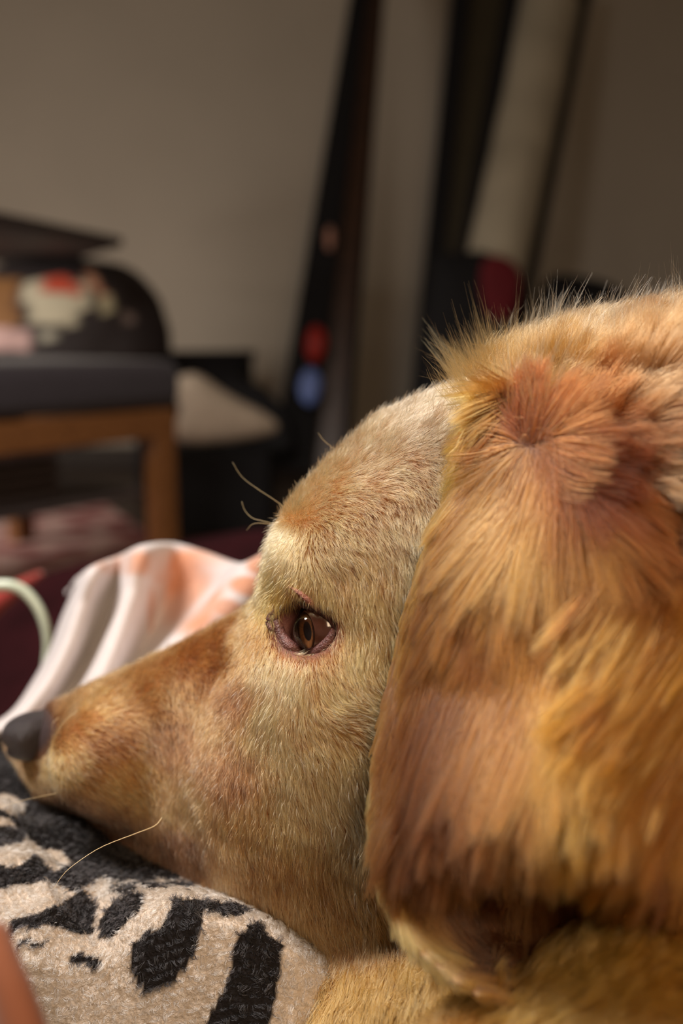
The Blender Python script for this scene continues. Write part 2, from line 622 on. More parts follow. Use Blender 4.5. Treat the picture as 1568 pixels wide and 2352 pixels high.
COAT = {0: [(150, 1640, 200, 160, 112), (90, 1640, 120, 95, 80), (200, 1640, 206, 150, 84), (140, 1740, 218, 172, 104), (250, 1700, 150, 104, 58), (400, 1700, 140, 100, 64), (330, 1600, 196, 150, 96),
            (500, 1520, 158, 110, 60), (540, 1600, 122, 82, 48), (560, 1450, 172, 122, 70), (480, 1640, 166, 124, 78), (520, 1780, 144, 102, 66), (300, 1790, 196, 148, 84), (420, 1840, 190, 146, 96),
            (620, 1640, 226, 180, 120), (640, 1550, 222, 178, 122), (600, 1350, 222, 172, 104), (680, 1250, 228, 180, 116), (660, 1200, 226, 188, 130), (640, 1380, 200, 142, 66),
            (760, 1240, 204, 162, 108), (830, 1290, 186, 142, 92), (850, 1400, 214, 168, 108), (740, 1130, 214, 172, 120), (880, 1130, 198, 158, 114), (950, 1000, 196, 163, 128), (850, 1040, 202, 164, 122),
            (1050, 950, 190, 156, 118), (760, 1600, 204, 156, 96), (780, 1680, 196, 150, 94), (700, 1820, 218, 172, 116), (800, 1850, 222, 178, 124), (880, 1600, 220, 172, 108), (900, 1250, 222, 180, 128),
            (560, 1900, 190, 140, 86), (250, 1930, 84, 60, 40), (400, 1950, 96, 68, 44), (130, 1880, 70, 52, 40), (600, 2020, 160, 114, 68), (800, 2060, 180, 130, 80)],  # dark lips and chin, darkened further for the shade under the jaw
        1: [(1200, 820, 226, 186, 130), (1130, 860, 214, 156, 80), (1350, 760, 228, 194, 142), (1500, 700, 222, 190, 144), (1560, 800, 196, 150, 96), (1450, 820, 200, 150, 92), (1280, 880, 214, 160, 92),
            (1350, 930, 150, 92, 46), (1480, 930, 190, 146, 98), (1540, 980, 120, 80, 50), (1430, 1030, 150, 96, 54), (1520, 1100, 206, 164, 114), (1400, 1060, 140, 80, 40)],
        2: [(900, 2300, 200, 150, 84), (1300, 2290, 214, 160, 84), (1500, 2250, 206, 146, 70)],
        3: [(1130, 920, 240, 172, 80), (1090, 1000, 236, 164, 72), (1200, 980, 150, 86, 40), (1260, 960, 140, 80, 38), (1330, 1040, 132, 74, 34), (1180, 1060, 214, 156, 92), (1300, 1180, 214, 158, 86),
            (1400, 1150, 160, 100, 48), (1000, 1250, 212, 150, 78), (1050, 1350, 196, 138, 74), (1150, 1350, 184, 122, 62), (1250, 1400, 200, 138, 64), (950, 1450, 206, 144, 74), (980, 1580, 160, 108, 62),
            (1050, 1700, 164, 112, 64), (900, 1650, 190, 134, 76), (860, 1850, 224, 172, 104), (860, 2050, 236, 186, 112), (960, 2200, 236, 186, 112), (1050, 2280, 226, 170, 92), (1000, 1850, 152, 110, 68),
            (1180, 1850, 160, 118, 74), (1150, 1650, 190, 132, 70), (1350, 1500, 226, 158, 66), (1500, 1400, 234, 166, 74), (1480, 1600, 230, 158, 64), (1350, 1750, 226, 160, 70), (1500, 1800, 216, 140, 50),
            (1300, 2000, 186, 132, 66), (1450, 2000, 176, 110, 38), (1100, 2050, 140, 98, 58), (1250, 2200, 120, 80, 44), (1100, 2200, 116, 78, 44)]}  # pale ear rim and dark hollow: light and shade put into the coat
FLOW = {0: [(110, 1640, .9, .1), (150, 1620, 1, -.25), (300, 1580, .9, .0), (200, 1740, .8, .5), (300, 1700, .8, .5), (450, 1600, .7, .7), (500, 1500, .8, .3), (560, 1450, .6, .6), (300, 1800, .6, .8),
            (450, 1800, .35, 1), (600, 1850, .2, 1), (750, 1950, .15, 1), (570, 1600, .25, 1), (630, 1600, .1, 1), (690, 1560, .15, 1), (760, 1560, .8, .7), (790, 1640, 1, .15), (840, 1560, .8, .7),
            (740, 1700, .6, .7), (850, 1480, .45, 1), (800, 1350, .6, 1), (740, 1250, .7, .8), (680, 1250, .2, 1), (640, 1330, -.2, .8), (690, 1170, .8, .2), (760, 1150, .9, .6), (850, 1080, 1, .3),
            (900, 1000, 1, .1), (1000, 960, 1, .1), (950, 1100, .8, .7), (950, 1200, .5, 1), (900, 1300, .4, 1), (800, 1780, .3, 1), (700, 1800, .3, 1), (400, 1950, .6, .8), (700, 2050, .2, 1), (200, 1930, .8, .4)],
        1: [(1300, 800, .05, -1), (1450, 760, .15, -1), (1560, 700, .2, -1), (1200, 850, -.15, -1), (1120, 880, -.6, -.8), (1400, 900, .5, -.7), (1520, 950, .9, -.2), (1450, 1040, .9, .3), (1330, 950, .5, -.4), (1500, 1150, .7, .8)],
        2: [(900, 2300, .4, .7), (1300, 2290, .6, -.1), (1500, 2250, .6, -.1)],
        3: [(1120, 900, -.6, -.7), (1090, 960, -.8, .1), (1150, 950, -.6, .4), (1050, 1100, -.7, 1), (960, 1350, -.4, 1), (900, 1600, -.15, 1), (860, 1800, 0, 1), (860, 2000, .15, 1), (890, 2110, .35, 1), (960, 2200, .75, .8), (1060, 2290, .9, .45), (960, 2080, .1, 1), (1050, 2180, .1, 1),
            (1150, 1100, -.5, 1), (1150, 1300, -.2, 1), (1100, 1500, -.05, 1), (1100, 1900, 0, 1), (1230, 1100, .2, 1), (1280, 1300, .2, 1), (1300, 1700, -.1, 1), (1300, 2100, -.05, 1), (1450, 1300, -.6, .7),
            (1500, 1550, -.8, .7), (1450, 1850, -.6, .9), (1520, 2080, -.5, 1), (1400, 1120, .5, .8), (1300, 980, .5, .1), (1210, 960, .05, -.4)]}


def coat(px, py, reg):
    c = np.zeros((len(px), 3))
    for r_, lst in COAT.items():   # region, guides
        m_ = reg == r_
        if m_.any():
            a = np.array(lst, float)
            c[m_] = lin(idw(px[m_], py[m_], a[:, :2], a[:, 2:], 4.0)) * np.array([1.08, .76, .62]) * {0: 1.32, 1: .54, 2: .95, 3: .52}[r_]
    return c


dpx, dpy, dd = world2px(DW)
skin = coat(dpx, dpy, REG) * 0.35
# bare dark skin round the eye
eye_d = np.sqrt(((dpx - 700) / 1.25) ** 2 + (dpy - 1448) ** 2)
kk = np.clip((78 - eye_d) / 22, 0, 1)[:, None] * (REG == 0)[:, None] * (dd < .33)[:, None]
skin = skin * (1 - kk) + lin((104, 64, 58)) * kk
m_skin = mat('dog_skin', (0, 0, 0), 0.6, noise=400, attr=True, bump=0.35, bscale=900)
base = cam2world(camp(700, 2100, .33))
dog = empty('dog', base)
tag(dog, 'golden tan dog lying with its head on the zebra blanket, facing left', 'dog')
nz_ = np.clip(1.6 - np.sqrt(((dpx - 70) / 62) ** 2 + ((dpy - 1680) / 70) ** 2), 0, 1)[:, None] * (REG == 0)[:, None]
skin = skin * (1 - nz_) + lin((58, 46, 46)) * nz_
body = quad_obj('body', DW, DQ, m_skin, dog, cols=skin)

BVH = BVHTree.FromPolygons([tuple(v) for v in DW], [tuple(int(k) for k in q) for q in DQ])


def surf(px, py, default=.3):
    d = P(px, py, 1.0) - CAM
    n_ = np.linalg.norm(d)
    hit = BVH.ray_cast(Vector(CAM), Vector(d / n_))
    return hit[3] / n_ if hit[0] is not None else default


print('SURF eye', [round(surf(*q), 4) for q in ((715, 1445), (640, 1420), (700, 1360), (770, 1440), (690, 1500), (400, 1700), (150, 1700), (60, 1690), (900, 1150), (900, 1450), (1100, 1300), (1400, 850))])

# ------------------------------------------------------------------ fur
TRI = np.vstack([DQ[:, [0, 1, 2]], DQ[:, [0, 2, 3]]])
ta = 0.5 * np.linalg.norm(np.cross(DW[TRI[:, 1]] - DW[TRI[:, 0]], DW[TRI[:, 2]] - DW[TRI[:, 0]]), axis=1)
tc = DW[TRI].mean(1)
tn = np.cross(DW[TRI[:, 1]] - DW[TRI[:, 0]], DW[TRI[:, 2]] - DW[TRI[:, 0]]); tn /= np.linalg.norm(tn, axis=1)[:, None] + 1e-15
if (tn * (tc - DW.mean(0))).sum(1).mean() < 0:
    print('NORMALS FLIPPED'); tn = -tn; VN = -VN
tpx, tpy, td = world2px(tc)
vw = CAM - tc; vw /= np.linalg.norm(vw, axis=1)[:, None]
facing = (tn * vw).sum(1)
TREG = REG[TRI[:, 0]]
inframe = (tpx > -120) & (tpx < 2500) & (tpy > 500) & (tpy < 2480)


def roots(n, mask, wt=None):
    wgt = ta * mask * np.where(tpx > 1680, .35, 1.0) * (wt if wt is not None else 1.0)
    p = wgt / wgt.sum()
    f = R.choice(len(TRI), n, p=p)
    a = R.random((n, 2)); sw = a.sum(1) > 1; a[sw] = 1 - a[sw]
    t = TRI[f]
    b0 = 1 - a[:, :1] - a[:, 1:]
    pt = DW[t[:, 0]] * b0 + DW[t[:, 1]] * a[:, :1] + DW[t[:, 2]] * a[:, 1:]
    nr = VN[t[:, 0]] * b0 + VN[t[:, 1]] * a[:, :1] + VN[t[:, 2]] * a[:, 1:]
    nr /= np.linalg.norm(nr, axis=1)[:, None]
    return pt, nr, f


def flow3(pt, nr, region, jit=0.15):
    px, py, _ = world2px(pt)
    a = np.array(FLOW[region], float)
    g = a[:, 2:] / np.linalg.norm(a[:, 2:], axis=1)[:, None]
    d2 = idw(px, py, a[:, :2], g, 3.5)
    d = d2[:, :1] * AX - d2[:, 1:] * AU
    d /= np.linalg.norm(d, axis=1)[:, None] + 1e-9
    d += R.normal(0, jit, d.shape)
    d -= (d * nr).sum(1)[:, None] * nr
    return d / (np.linalg.norm(d, axis=1)[:, None] + 1e-9)


def grow(pt, nr, fl, L, lift, K=5, droop=0.0, wave=0.0):
    """strand points: leaves the skin at the angle lift and bends over to lie along fl"""
    s = np.linspace(0, 1, K)
    L = np.broadcast_to(L, (len(pt),)); lift = np.broadcast_to(lift, (len(pt),))
    out = pt[:, None] + (fl[:, None] * (s[None, :, None] * (0.75 + 0.25 * s[None, :, None])) * np.cos(lift)[:, None, None]
                         + nr[:, None] * (np.sin(lift)[:, None, None] * (s - 0.35 * s * s)[None, :, None])) * L[:, None, None]
    if droop:
        out[:, :, 2] -= droop * (s ** 2)[None] * L[:, None]
    if wave:
        sd = np.cross(fl, nr)
        ph = R.uniform(0, 6.28, len(pt))
        out += sd[:, None] * (np.sin(ph[:, None] + s[None] * 4.0) * s[None] * wave * L[:, None])[..., None]
    return out


def hue_clip(c, top=.88):
    c = np.maximum(c, 0)
    return c * np.minimum(1, top / np.maximum(c.max(1), 1e-6))[:, None]


def clump(pts, cell, strength, seed=1):
    """pull the tips of neighbouring strands together"""
    rootp = pts[:, 0]
    n_c = max(8, int(len(pts) / cell))
    ci = np.random.default_rng(seed).choice(len(pts), n_c, replace=False)
    kd = KDTree(n_c)
    for i, c in enumerate(ci):
        kd.insert(rootp[c], i)
    kd.balance()
    near = np.array([kd.find(q)[1] for q in rootp])
    cp = pts[ci[near]]
    K = pts.shape[1]
    s = np.linspace(0, 1, K) ** 1.3
    return pts + (cp - pts) * (s[None, :, None] * strength), near


def taper(n, K, r, tip=0.25):
    s = np.linspace(0, 1, K)
    prof_ = (1 - (1 - tip) * s ** 1.5)
    return np.broadcast_to(r, (n,))[:, None] * prof_[None]


m_fur = hair_mat('short_fur', 0.40, 0.7, 1.0, 0.50)
m_long = hair_mat('long_fur', 0.40, 0.7, 1.0, 0.55)
m_pile = hair_mat('blanket_pile', 0.5, 0.8, 1.0, 0.7)

# face
pt, nr, f = roots(250000, (TREG == 0) & inframe & (facing > -0.45) & (tpx < 1180), np.where(td < .42, 1.0, 0.3))
px, py, dz = world2px(pt)
e = np.sqrt(((px - 702) / 1.2) ** 2 + (py - 1446) ** 2)
lid = np.abs((py - 1350) - 0.84 * (px - 668)) / 1.3
crease = (lid < 13) & (px > 660) & (px < 775)
socket = (np.abs((px - 706) / 62.0) ** 2 + np.abs((py - 1447) / 50.0) ** 2) < 1.0
keep = ~(socket & (dz < .33)) & ~(crease & (R.random(len(px)) < 0.95)) & (R.random(len(px)) > np.clip((82 - e) / 30, 0, 0.85) * (dz < .33))
noseb = ((px - 76) / 52.0) ** 2 + ((py - 1680) / 62.0) ** 2 < 1
keep &= ~noseb
pt, nr, px, py, dz, e = pt[keep], nr[keep], px[keep], py[keep], dz[keep], e[keep]
fl = flow3(pt, nr, 0, 0.16)
nzv = vnoise(pt, 260, 3)
# local whorls bend the flow a little
sd = np.cross(fl, nr)
fl = fl + sd * (0.30 * vnoise(pt, 170, 5))[:, None]
fl /= np.linalg.norm(fl, axis=1)[:, None]
L = R.uniform(.0048, .0082, len(pt)) * np.interp(px, [80, 250, 500, 700, 1000], [.55, .65, .75, .9, 1.15])
L *= np.clip(0.35 + (e - 40) / 90.0, 0.4, 1)
lift = np.radians(24 + 9 * nzv + R.normal(0, 6, len(pt)))
lift += np.radians(10) * (py < 1250)
stray = R.random(len(pt)) < .10
lift = np.where(stray, lift + np.radians(R.uniform(10, 34, len(pt))), lift)
L = np.where(stray, L * 1.15, L)
st = grow(pt, nr, fl, L, lift, 5, wave=0.05)
st0 = st
st, near = clump(st, 6, 0.35, 2)
st = np.where(stray[:, None, None], st0, st)
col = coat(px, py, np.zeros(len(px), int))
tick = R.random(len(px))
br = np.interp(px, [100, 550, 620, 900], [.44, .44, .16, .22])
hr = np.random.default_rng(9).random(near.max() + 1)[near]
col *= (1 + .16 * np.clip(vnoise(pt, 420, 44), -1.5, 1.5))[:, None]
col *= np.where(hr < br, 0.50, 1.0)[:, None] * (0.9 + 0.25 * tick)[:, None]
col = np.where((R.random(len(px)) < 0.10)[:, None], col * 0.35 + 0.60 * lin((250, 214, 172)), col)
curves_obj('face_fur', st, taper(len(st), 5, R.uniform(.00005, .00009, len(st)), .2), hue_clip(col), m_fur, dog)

# ear
pt, nr, f = roots(120000, (TREG == 3) & inframe & (facing > -0.5), np.where(facing > 0, 1.0, 0.35))
px, py, dz = world2px(pt)
fl = flow3(pt, nr, 3, 0.10)
sd = np.cross(fl, nr)
fl = fl + sd * (0.26 * vnoise(pt, 70, 11) + 0.08 * vnoise(pt, 200, 12))[:, None]
fl /= np.linalg.norm(fl, axis=1)[:, None]
rim = np.clip(-look2(EARS, px, py) / 110, 0, 1)
rim = np.where(py < 1150, np.maximum(rim, .6), rim)
L = R.uniform(.016, .034, len(pt)) * (0.18 + 0.82 * rim)
lift = np.radians(9 + 5 * vnoise(pt, 120, 14) + R.normal(0, 3, len(pt))) * (0.5 + .5 * rim)
st = grow(pt, nr, fl, L, lift, 7, wave=0.04)
st, near = clump(st, 60, 0.55, 3)
st, near2 = clump(st, 14, 0.35, 4)
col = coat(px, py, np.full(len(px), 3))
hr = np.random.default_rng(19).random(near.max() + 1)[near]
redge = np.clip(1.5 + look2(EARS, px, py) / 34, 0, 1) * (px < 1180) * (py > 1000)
col *= (1 + 0.85 * redge)[:, None]  # rim light on the ear's edge painted into the fur colour
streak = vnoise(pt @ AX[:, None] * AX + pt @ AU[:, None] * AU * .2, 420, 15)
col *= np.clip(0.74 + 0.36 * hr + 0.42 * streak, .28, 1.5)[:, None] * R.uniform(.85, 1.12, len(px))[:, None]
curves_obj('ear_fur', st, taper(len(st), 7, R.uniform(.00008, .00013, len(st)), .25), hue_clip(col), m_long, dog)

# neck and scruff
pt, nr, f = roots(105000, ((TREG == 1) | ((TREG == 0) & (tpx >= 1150))) & inframe & (facing > -0.7) & (td < .45), 1.0 + 1.5 * (tpy < 1150))
px, py, dz = world2px(pt)
fl = flow3(pt, nr, 1, 0.22)
sd = np.cross(fl, nr)
fl = fl + sd * (0.35 * vnoise(pt, 90, 21))[:, None]
fl /= np.linalg.norm(fl, axis=1)[:, None]
L = R.uniform(.012, .023, len(pt)) * np.where(py < 900, 1.15, .9)
lift = np.radians(40 + 14 * (py < 900) + 12 * vnoise(pt, 150, 24) + R.normal(0, 8, len(pt)))
st = grow(pt, nr, fl, L, lift, 6, wave=0.07)
st, near = clump(st, 40, 0.6, 5)
col = coat(px, py, np.full(len(px), 1))
hr = np.random.default_rng(29).random(near.max() + 1)[near]
col *= (0.7 + 0.45 * hr)[:, None] * R.uniform(.85, 1.12, len(px))[:, None]
curves_obj('neck_fur', st, taper(len(st), 6, R.uniform(.00007, .00011, len(st)), .2), hue_clip(col), m_long, dog)

# chest and foreleg
pt, nr, f = roots(52000, (TREG == 2) & inframe & (facing > -0.4))
px, py, dz = world2px(pt)
fl = flow3(pt, nr, 2, 0.25)
L = R.uniform(.007, .013, len(pt))
st = grow(pt, nr, fl, L, np.radians(26 + R.normal(0, 7, len(pt))), 5, wave=0.06)
st, near = clump(st, 25, 0.5, 6)
col = coat(px, py, np.full(len(px), 2)) * R.uniform(.75, 1.1, len(px))[:, None]
curves_obj('leg_fur', st, taper(len(st), 5, .0001, .25), hue_clip(col), m_fur, dog)

# flyaway tuft at the root of the ear, and flyaways along the crown
tm = (tpx > 1060) & (tpx < 1700) & (tpy < np.where(tpx < 1300, 960, 900)) & (tpy > 600) & (td < .42) & ((tpx < 1300) | (facing < .55))
pt, nr, f = roots(6500, tm)
fl = flow3(pt, nr, 1, 0.3)
up = (-0.55 * AX + 0.8 * AU)[None] + R.normal(0, .28, (len(pt), 3))
pxr, pyr, _ = world2px(pt)
up[:, :] += AX[None] * np.clip((pxr - 1100) / 160, 0, 0.72)[:, None]
up /= np.linalg.norm(up, axis=1)[:, None]
L = R.uniform(.014, .034, len(pt)) * np.where(R.random(len(pt)) < .3, 1.0, 0.65) * np.where(pxr > 1300, .8, 1)
st = grow(pt, nr * .5, up, L, np.radians(20), 7, wave=0.10)
st, _n = clump(st, 12, 0.5, 8)
kx = np.clip((pxr - 1150) / 150, 0, 1)[:, None]
col = (lin((214, 146, 78)) * (1 - kx) + lin((232, 196, 150)) * kx) * R.uniform(.5, 1.2, len(pt))[:, None]
curves_obj('ear_tuft', st, taper(len(st), 7, .00007, .15), hue_clip(col), m_long, dog)

# ------------------------------------------------------------------ the eye
gz = np.array([-0.90, -0.08, -0.46]); gz /= np.linalg.norm(gz)
gw = gz[0] * AX + gz[1] * AU + gz[2] * AD
EC = cam2world(EYE_C)
q_ = Vector(gw).to_track_quat('Z', 'Y').to_matrix()
Rm = np.array(q_)


def revolve(profile, seg=48):
    """(r,z) profile turned about the gaze axis and placed on the eye"""
    V = []; Fc = []
    for (r_, z_) in profile:
        for k in range(seg):
            a = 2 * math.pi * k / seg
            V.append((r_ * math.cos(a), r_ * math.sin(a), z_))
    for i in range(len(profile) - 1):
        for k in range(seg):
            l = (k + 1) % seg
            Fc.append((i * seg + k, i * seg + l, (i + 1) * seg + l, (i + 1) * seg + k))
    V = np.array(V) @ Rm.T + EC
    return V, Fc


ER = .0095
lim = math.radians(41)
sclera_prof = [(ER * math.sin(a), ER * math.cos(a)) for a in np.linspace(math.pi, lim, 28)]
iris_r = ER * math.sin(lim); iris_z = ER * math.cos(lim)
m_sclera = mat('sclera', (84, 54, 45), 0.12, noise=300, spec=0.8, var=0.2)
eye = empty('eye', EC)
eye.parent = dog
eye.matrix_parent_inverse = Matrix.Translation(-Vector(dog.location))


def eye_part(name, V, Fc, m):
    o = mesh_obj(name, np.asarray(V) - EC, Fc, m)
    o.parent = eye
    return o


eye_part('eyeball', *revolve(sclera_prof), m_sclera)
m_iris = bpy.data.materials.new('iris')
m_iris.use_nodes = True
nt = m_iris.node_tree
at = nt.nodes.new('ShaderNodeAttribute'); at.attribute_name = 'tint'
nt.links.new(at.outputs['Color'], nt.nodes['Principled BSDF'].inputs['Base Color'])
nt.nodes['Principled BSDF'].inputs['Roughness'].default_value = 0.4
ip = [(iris_r * s, iris_z - 0.0007 + 0.0007 * s) for s in np.linspace(1.0, 0.02, 14)]
V, Fc = revolve(ip, 96)
o = eye_part('iris', V, Fc, m_iris)
a = np.tile(np.arange(96), 14); s_ = np.repeat(np.linspace(1, .02, 14), 96)
rn = np.random.default_rng(5).uniform(.6, 1.3, 96)[a]
ci = lin((128, 80, 42))[None] * rn[:, None] * np.where(s_ > .85, .25, 1.0)[:, None]
ci = np.where((s_ < .50)[:, None], 0.004, ci)
add_cols(o.data, ci)
# cornea: a steeper clear dome over the iris
m_cornea = bpy.data.materials.new('cornea')
m_cornea.use_nodes = True
nt = m_cornea.node_tree
nt.nodes.remove(nt.nodes['Principled BSDF'])
fr = nt.nodes.new('ShaderNodeFresnel'); fr.inputs['IOR'].default_value = 1.42
tr = nt.nodes.new('ShaderNodeBsdfTransparent'); gl = nt.nodes.new('ShaderNodeBsdfGlossy')
gl.inputs['Roughness'].default_value = 0.02
mx = nt.nodes.new('ShaderNodeMixShader')
nt.links.new(fr.outputs[0], mx.inputs[0]); nt.links.new(tr.outputs[0], mx.inputs[1]); nt.links.new(gl.outputs[0], mx.inputs[2])
nt.links.new(mx.outputs[0], nt.nodes['Material Output'].inputs['Surface'])
cr_ = .0070; cz = iris_z + .0002 - math.sqrt(cr_ ** 2 - (iris_r * 1.02) ** 2)
la = math.asin(iris_r * 1.02 / cr_)
cp = [(cr_ * math.sin(a), cz + cr_ * math.cos(a)) for a in np.linspace(la, 0.01, 18)] + [(.0001, cz + cr_ - 0.0001)]
eye_part('cornea', *revolve(cp), m_cornea)

# lids: dark skin rolls round the ball
m_lid = mat('eyelid_skin', (104, 66, 62), 0.38, noise=700, spec=0.5, bump=0.6, bscale=1500, var=0.45)
m_lid2 = mat('eyelid_pink', (150, 98, 88), 0.5, noise=700, spec=0.4, bump=0.6, bscale=1500, var=0.35)


def depthed(lst, off=0.0):
    """pixel path laid on whichever is nearer, the skin or the eyeball shell"""
    out = []
    for (a, b_) in lst:
        d = surf(a, b_) + off
        r = np.array([(a - 784) / F, -(b_ - 1176) / F, 1.0])
        A2 = r @ r; B2 = -2 * r @ EYE_C; C2 = EYE_C @ EYE_C - (ER + .0004) ** 2
        q2 = B2 * B2 - 4 * A2 * C2
        if q2 > 0:
            d = min(d, (-B2 - math.sqrt(q2)) / (2 * A2))
        out.append(P(a, b_, d))
    return np.array(out)


low = catmull(depthed([(636, 1425), (648, 1462), (672, 1490), (700, 1500), (730, 1496), (755, 1474), (770, 1446)], .0006), 40)
tube_obj('eyelid', low, .0015 + .0007 * np.sin(np.linspace(0, math.pi, 40)), m_lid, dog, 14)
upp = catmull(depthed([(772, 1446), (762, 1424), (742, 1406), (715, 1393), (688, 1385), (660, 1388), (640, 1405), (634, 1425)], .0004), 40)
tube_obj('eyelid', upp, .0010 + .0005 * np.sin(np.linspace(0, math.pi, 40)), m_lid, dog, 14)
crs = catmull(depthed([(664, 1348), (688, 1362), (712, 1382), (738, 1402), (760, 1424), (770, 1440)], -.0020), 30)
tube_obj('eyelid_fold', crs, .0002 + .0010 * np.sin(np.linspace(0.05, math.pi - .05, 30)), m_lid2, dog, 12)
cth = catmull(depthed([(632, 1400), (622, 1415), (618, 1432), (624, 1448)], -.0008), 16)
tube_obj('tear_corner', cth, .0003 + .0011 * np.sin(np.linspace(0.2, math.pi - .2, 16)), m_lid, dog, 12)

# ------------------------------------------------------------------ nose leather
m_nose = mat('nose_leather', (46, 38, 40), 0.28, noise=500, spec=0.6, bump=1.0, bscale=1400, var=0.3)
nc = camp(80, 1690, .398)
V = []; Fc = []
nu, nv = 40, 28
for i in range(nu):
    th = 2 * math.pi * i / nu
    for j in range(nv):
        ph = math.pi * (j + .5) / nv
        x_ = math.cos(th) * math.sin(ph); y_ = math.cos(ph); z_ = math.sin(th) * math.sin(ph)
        # head axes: x_ along the nose, y_ up, z_ lateral
        wd = .0145 * (1 - .25 * max(0, -y_))
        p = np.array([x_ * .010, y_ * .0105, z_ * wd])
        p[:2] *= (abs(x_) ** 4 + abs(y_) ** 4 + 1e-9) ** -.12
        for sg in (-1, 1):        # nostrils: comma-shaped hollows on the front and side
            dn = (p - np.array([.009, -.001, sg * .0065])) / np.array([.006, .0032, .0036])
            p[0] -= .005 * math.exp(-(dn @ dn))
            dn = (p - np.array([.004, -.003, sg * .0125])) / np.array([.006, .0018, .004])
            p[2] -= sg * .003 * math.exp(-(dn @ dn))
        q = nc + p[0] * A_ + np.array([0, p[1], 0]) + p[2] * W_
        V.append(cam2world(q))
for i in range(nu):
    for j in range(nv - 1):
        k = (i + 1) % nu
        Fc.append((i * nv + j, k * nv + j, k * nv + j + 1, i * nv + j + 1))
Fc.append([i * nv for i in range(nu)]); Fc.append([i * nv + nv - 1 for i in range(nu)][::-1])
mesh_obj('nose', V, Fc, m_nose, dog)

# whiskers
m_wh = mat('whisker', (236, 214, 170), 0.35, spec=0.5)
WH = [[(658, 1168, .333), (625, 1145, .333), (590, 1122, .335), (555, 1095, .338), (534, 1062, .34)],
      [(645, 1208, .331), (610, 1198, .331), (580, 1190, .333), (562, 1172, .335), (555, 1152, .336)],
      [(648, 1212, .331), (605, 1202, .330), (580, 1204, .330), (566, 1218, .331)],
      [(372, 1878, .318), (355, 1897, .312), (310, 1915, .306), (230, 1947, .298), (165, 1990, .293), (138, 2018, .291), (122, 2045, .290)],
      [(178, 1632, .352), (150, 1655, .350), (130, 1685, .349), (121, 1716, .350)],
      [(135, 1648, .360), (121, 1662, .358), (120, 1680, .358)],
      [(130, 1822, .345), (90, 1830, .34), (40, 1842, .335), (-20, 1862, .33)],
      [(765, 1030, .335), (742, 1010, .335), (730, 994, .336)],
      [(905, 960, .33), (890, 945, .33), (880, 930, .33)]]
for i, wl in enumerate(WH):
    c = catmull([P(*q) for q in wl], 24)
    r_ = np.linspace(.00016, .00004, 24) if i == 3 else np.linspace(.00008, .00003, 24)
    tube_obj('whisker', c, r_, m_wh, dog, 6)

# ------------------------------------------------------------------ zebra blanket: a rumpled height field on the bed
BEDZ = CAMH - 0.200


def ridge(x, y, pts, width, height):
    best = np.full(x.shape, 1e9); hh = np.zeros(x.shape)
    p = np.asarray(pts, float)
    p = catmull(p, 40)
    h_ = np.broadcast_to(height, (len(pts),)); h_ = np.interp(np.linspace(0, 1, 40), np.linspace(0, 1, len(pts)), h_)
    for i in range(len(p) - 1):
        e_ = p[i + 1] - p[i]
        t = np.clip(((x - p[i, 0]) * e_[0] + (y - p[i, 1]) * e_[1]) / (e_ @ e_ + 1e-12), 0, 1)
        d = (x - p[i, 0] - t * e_[0]) ** 2 + (y - p[i, 1] - t * e_[1]) ** 2
        m_ = d < best
        best = np.where(m_, d, best); hh = np.where(m_, h_[i] + (h_[i + 1] - h_[i]) * t, hh)
    return hh * np.exp(-best / (2 * width * width))


def xy(px, py, z):
    """world xy of the pixel's ray at height z"""
    r = P(px, py, 1.0) - CAM
    k = (z - CAMH) / r[2]
    q = CAM + r * k
    return q[:2]


def bed_height(x, y):
    z = np.full(x.shape, BEDZ - 0.004)
    z += ridge(x, y, [xy(900, 2420, BEDZ + .01), xy(790, 2310, BEDZ + .016), xy(660, 2165, BEDZ + .02), xy(560, 2095, BEDZ + .022), xy(420, 2050, BEDZ + .022), xy(300, 2050, BEDZ + .016), xy(200, 2062, BEDZ + .010)], .016, [.016, .02, .024, .026, .026, .018, .006])
    z += ridge(x, y, [xy(-150, 2050, BEDZ + .015), xy(40, 2050, BEDZ + .018), xy(120, 2060, BEDZ + .014), xy(170, 2090, BEDZ + .006)], .013, [.016, .017, .015, .004])
    z += ridge(x, y, [xy(-150, 1940, BEDZ + .015), xy(20, 1945, BEDZ + .018), xy(110, 1960, BEDZ + .014), xy(170, 1985, BEDZ + .006)], .013, [.014, .015, .012, .003])
    z += ridge(x, y, [xy(-150, 1830, BEDZ + .015), xy(0, 1835, BEDZ + .018), xy(60, 1850, BEDZ + .014)], .014, [.018, .018, .008])
    z -= ridge(x, y, [xy(230, 2160, BEDZ), xy(120, 2150, BEDZ), xy(-60, 2140, BEDZ)], .010, [.006, .006, .006])
    z += ridge(x, y, [xy(0, 2320, BEDZ), xy(250, 2300, BEDZ), xy(420, 2360, BEDZ)], .03, [.006, .008, .006])
    z -= 2.0 * np.maximum(.262 - y, 0) + 9.0 * np.minimum(np.maximum(.300 - y, 0), .038) ** 2
    p = np.stack([x, y, np.zeros_like(x)], -1)
    z += 0.0016 * vnoise(p, 60, 31) + 0.0005 * vnoise(p, 260, 33)
    return z


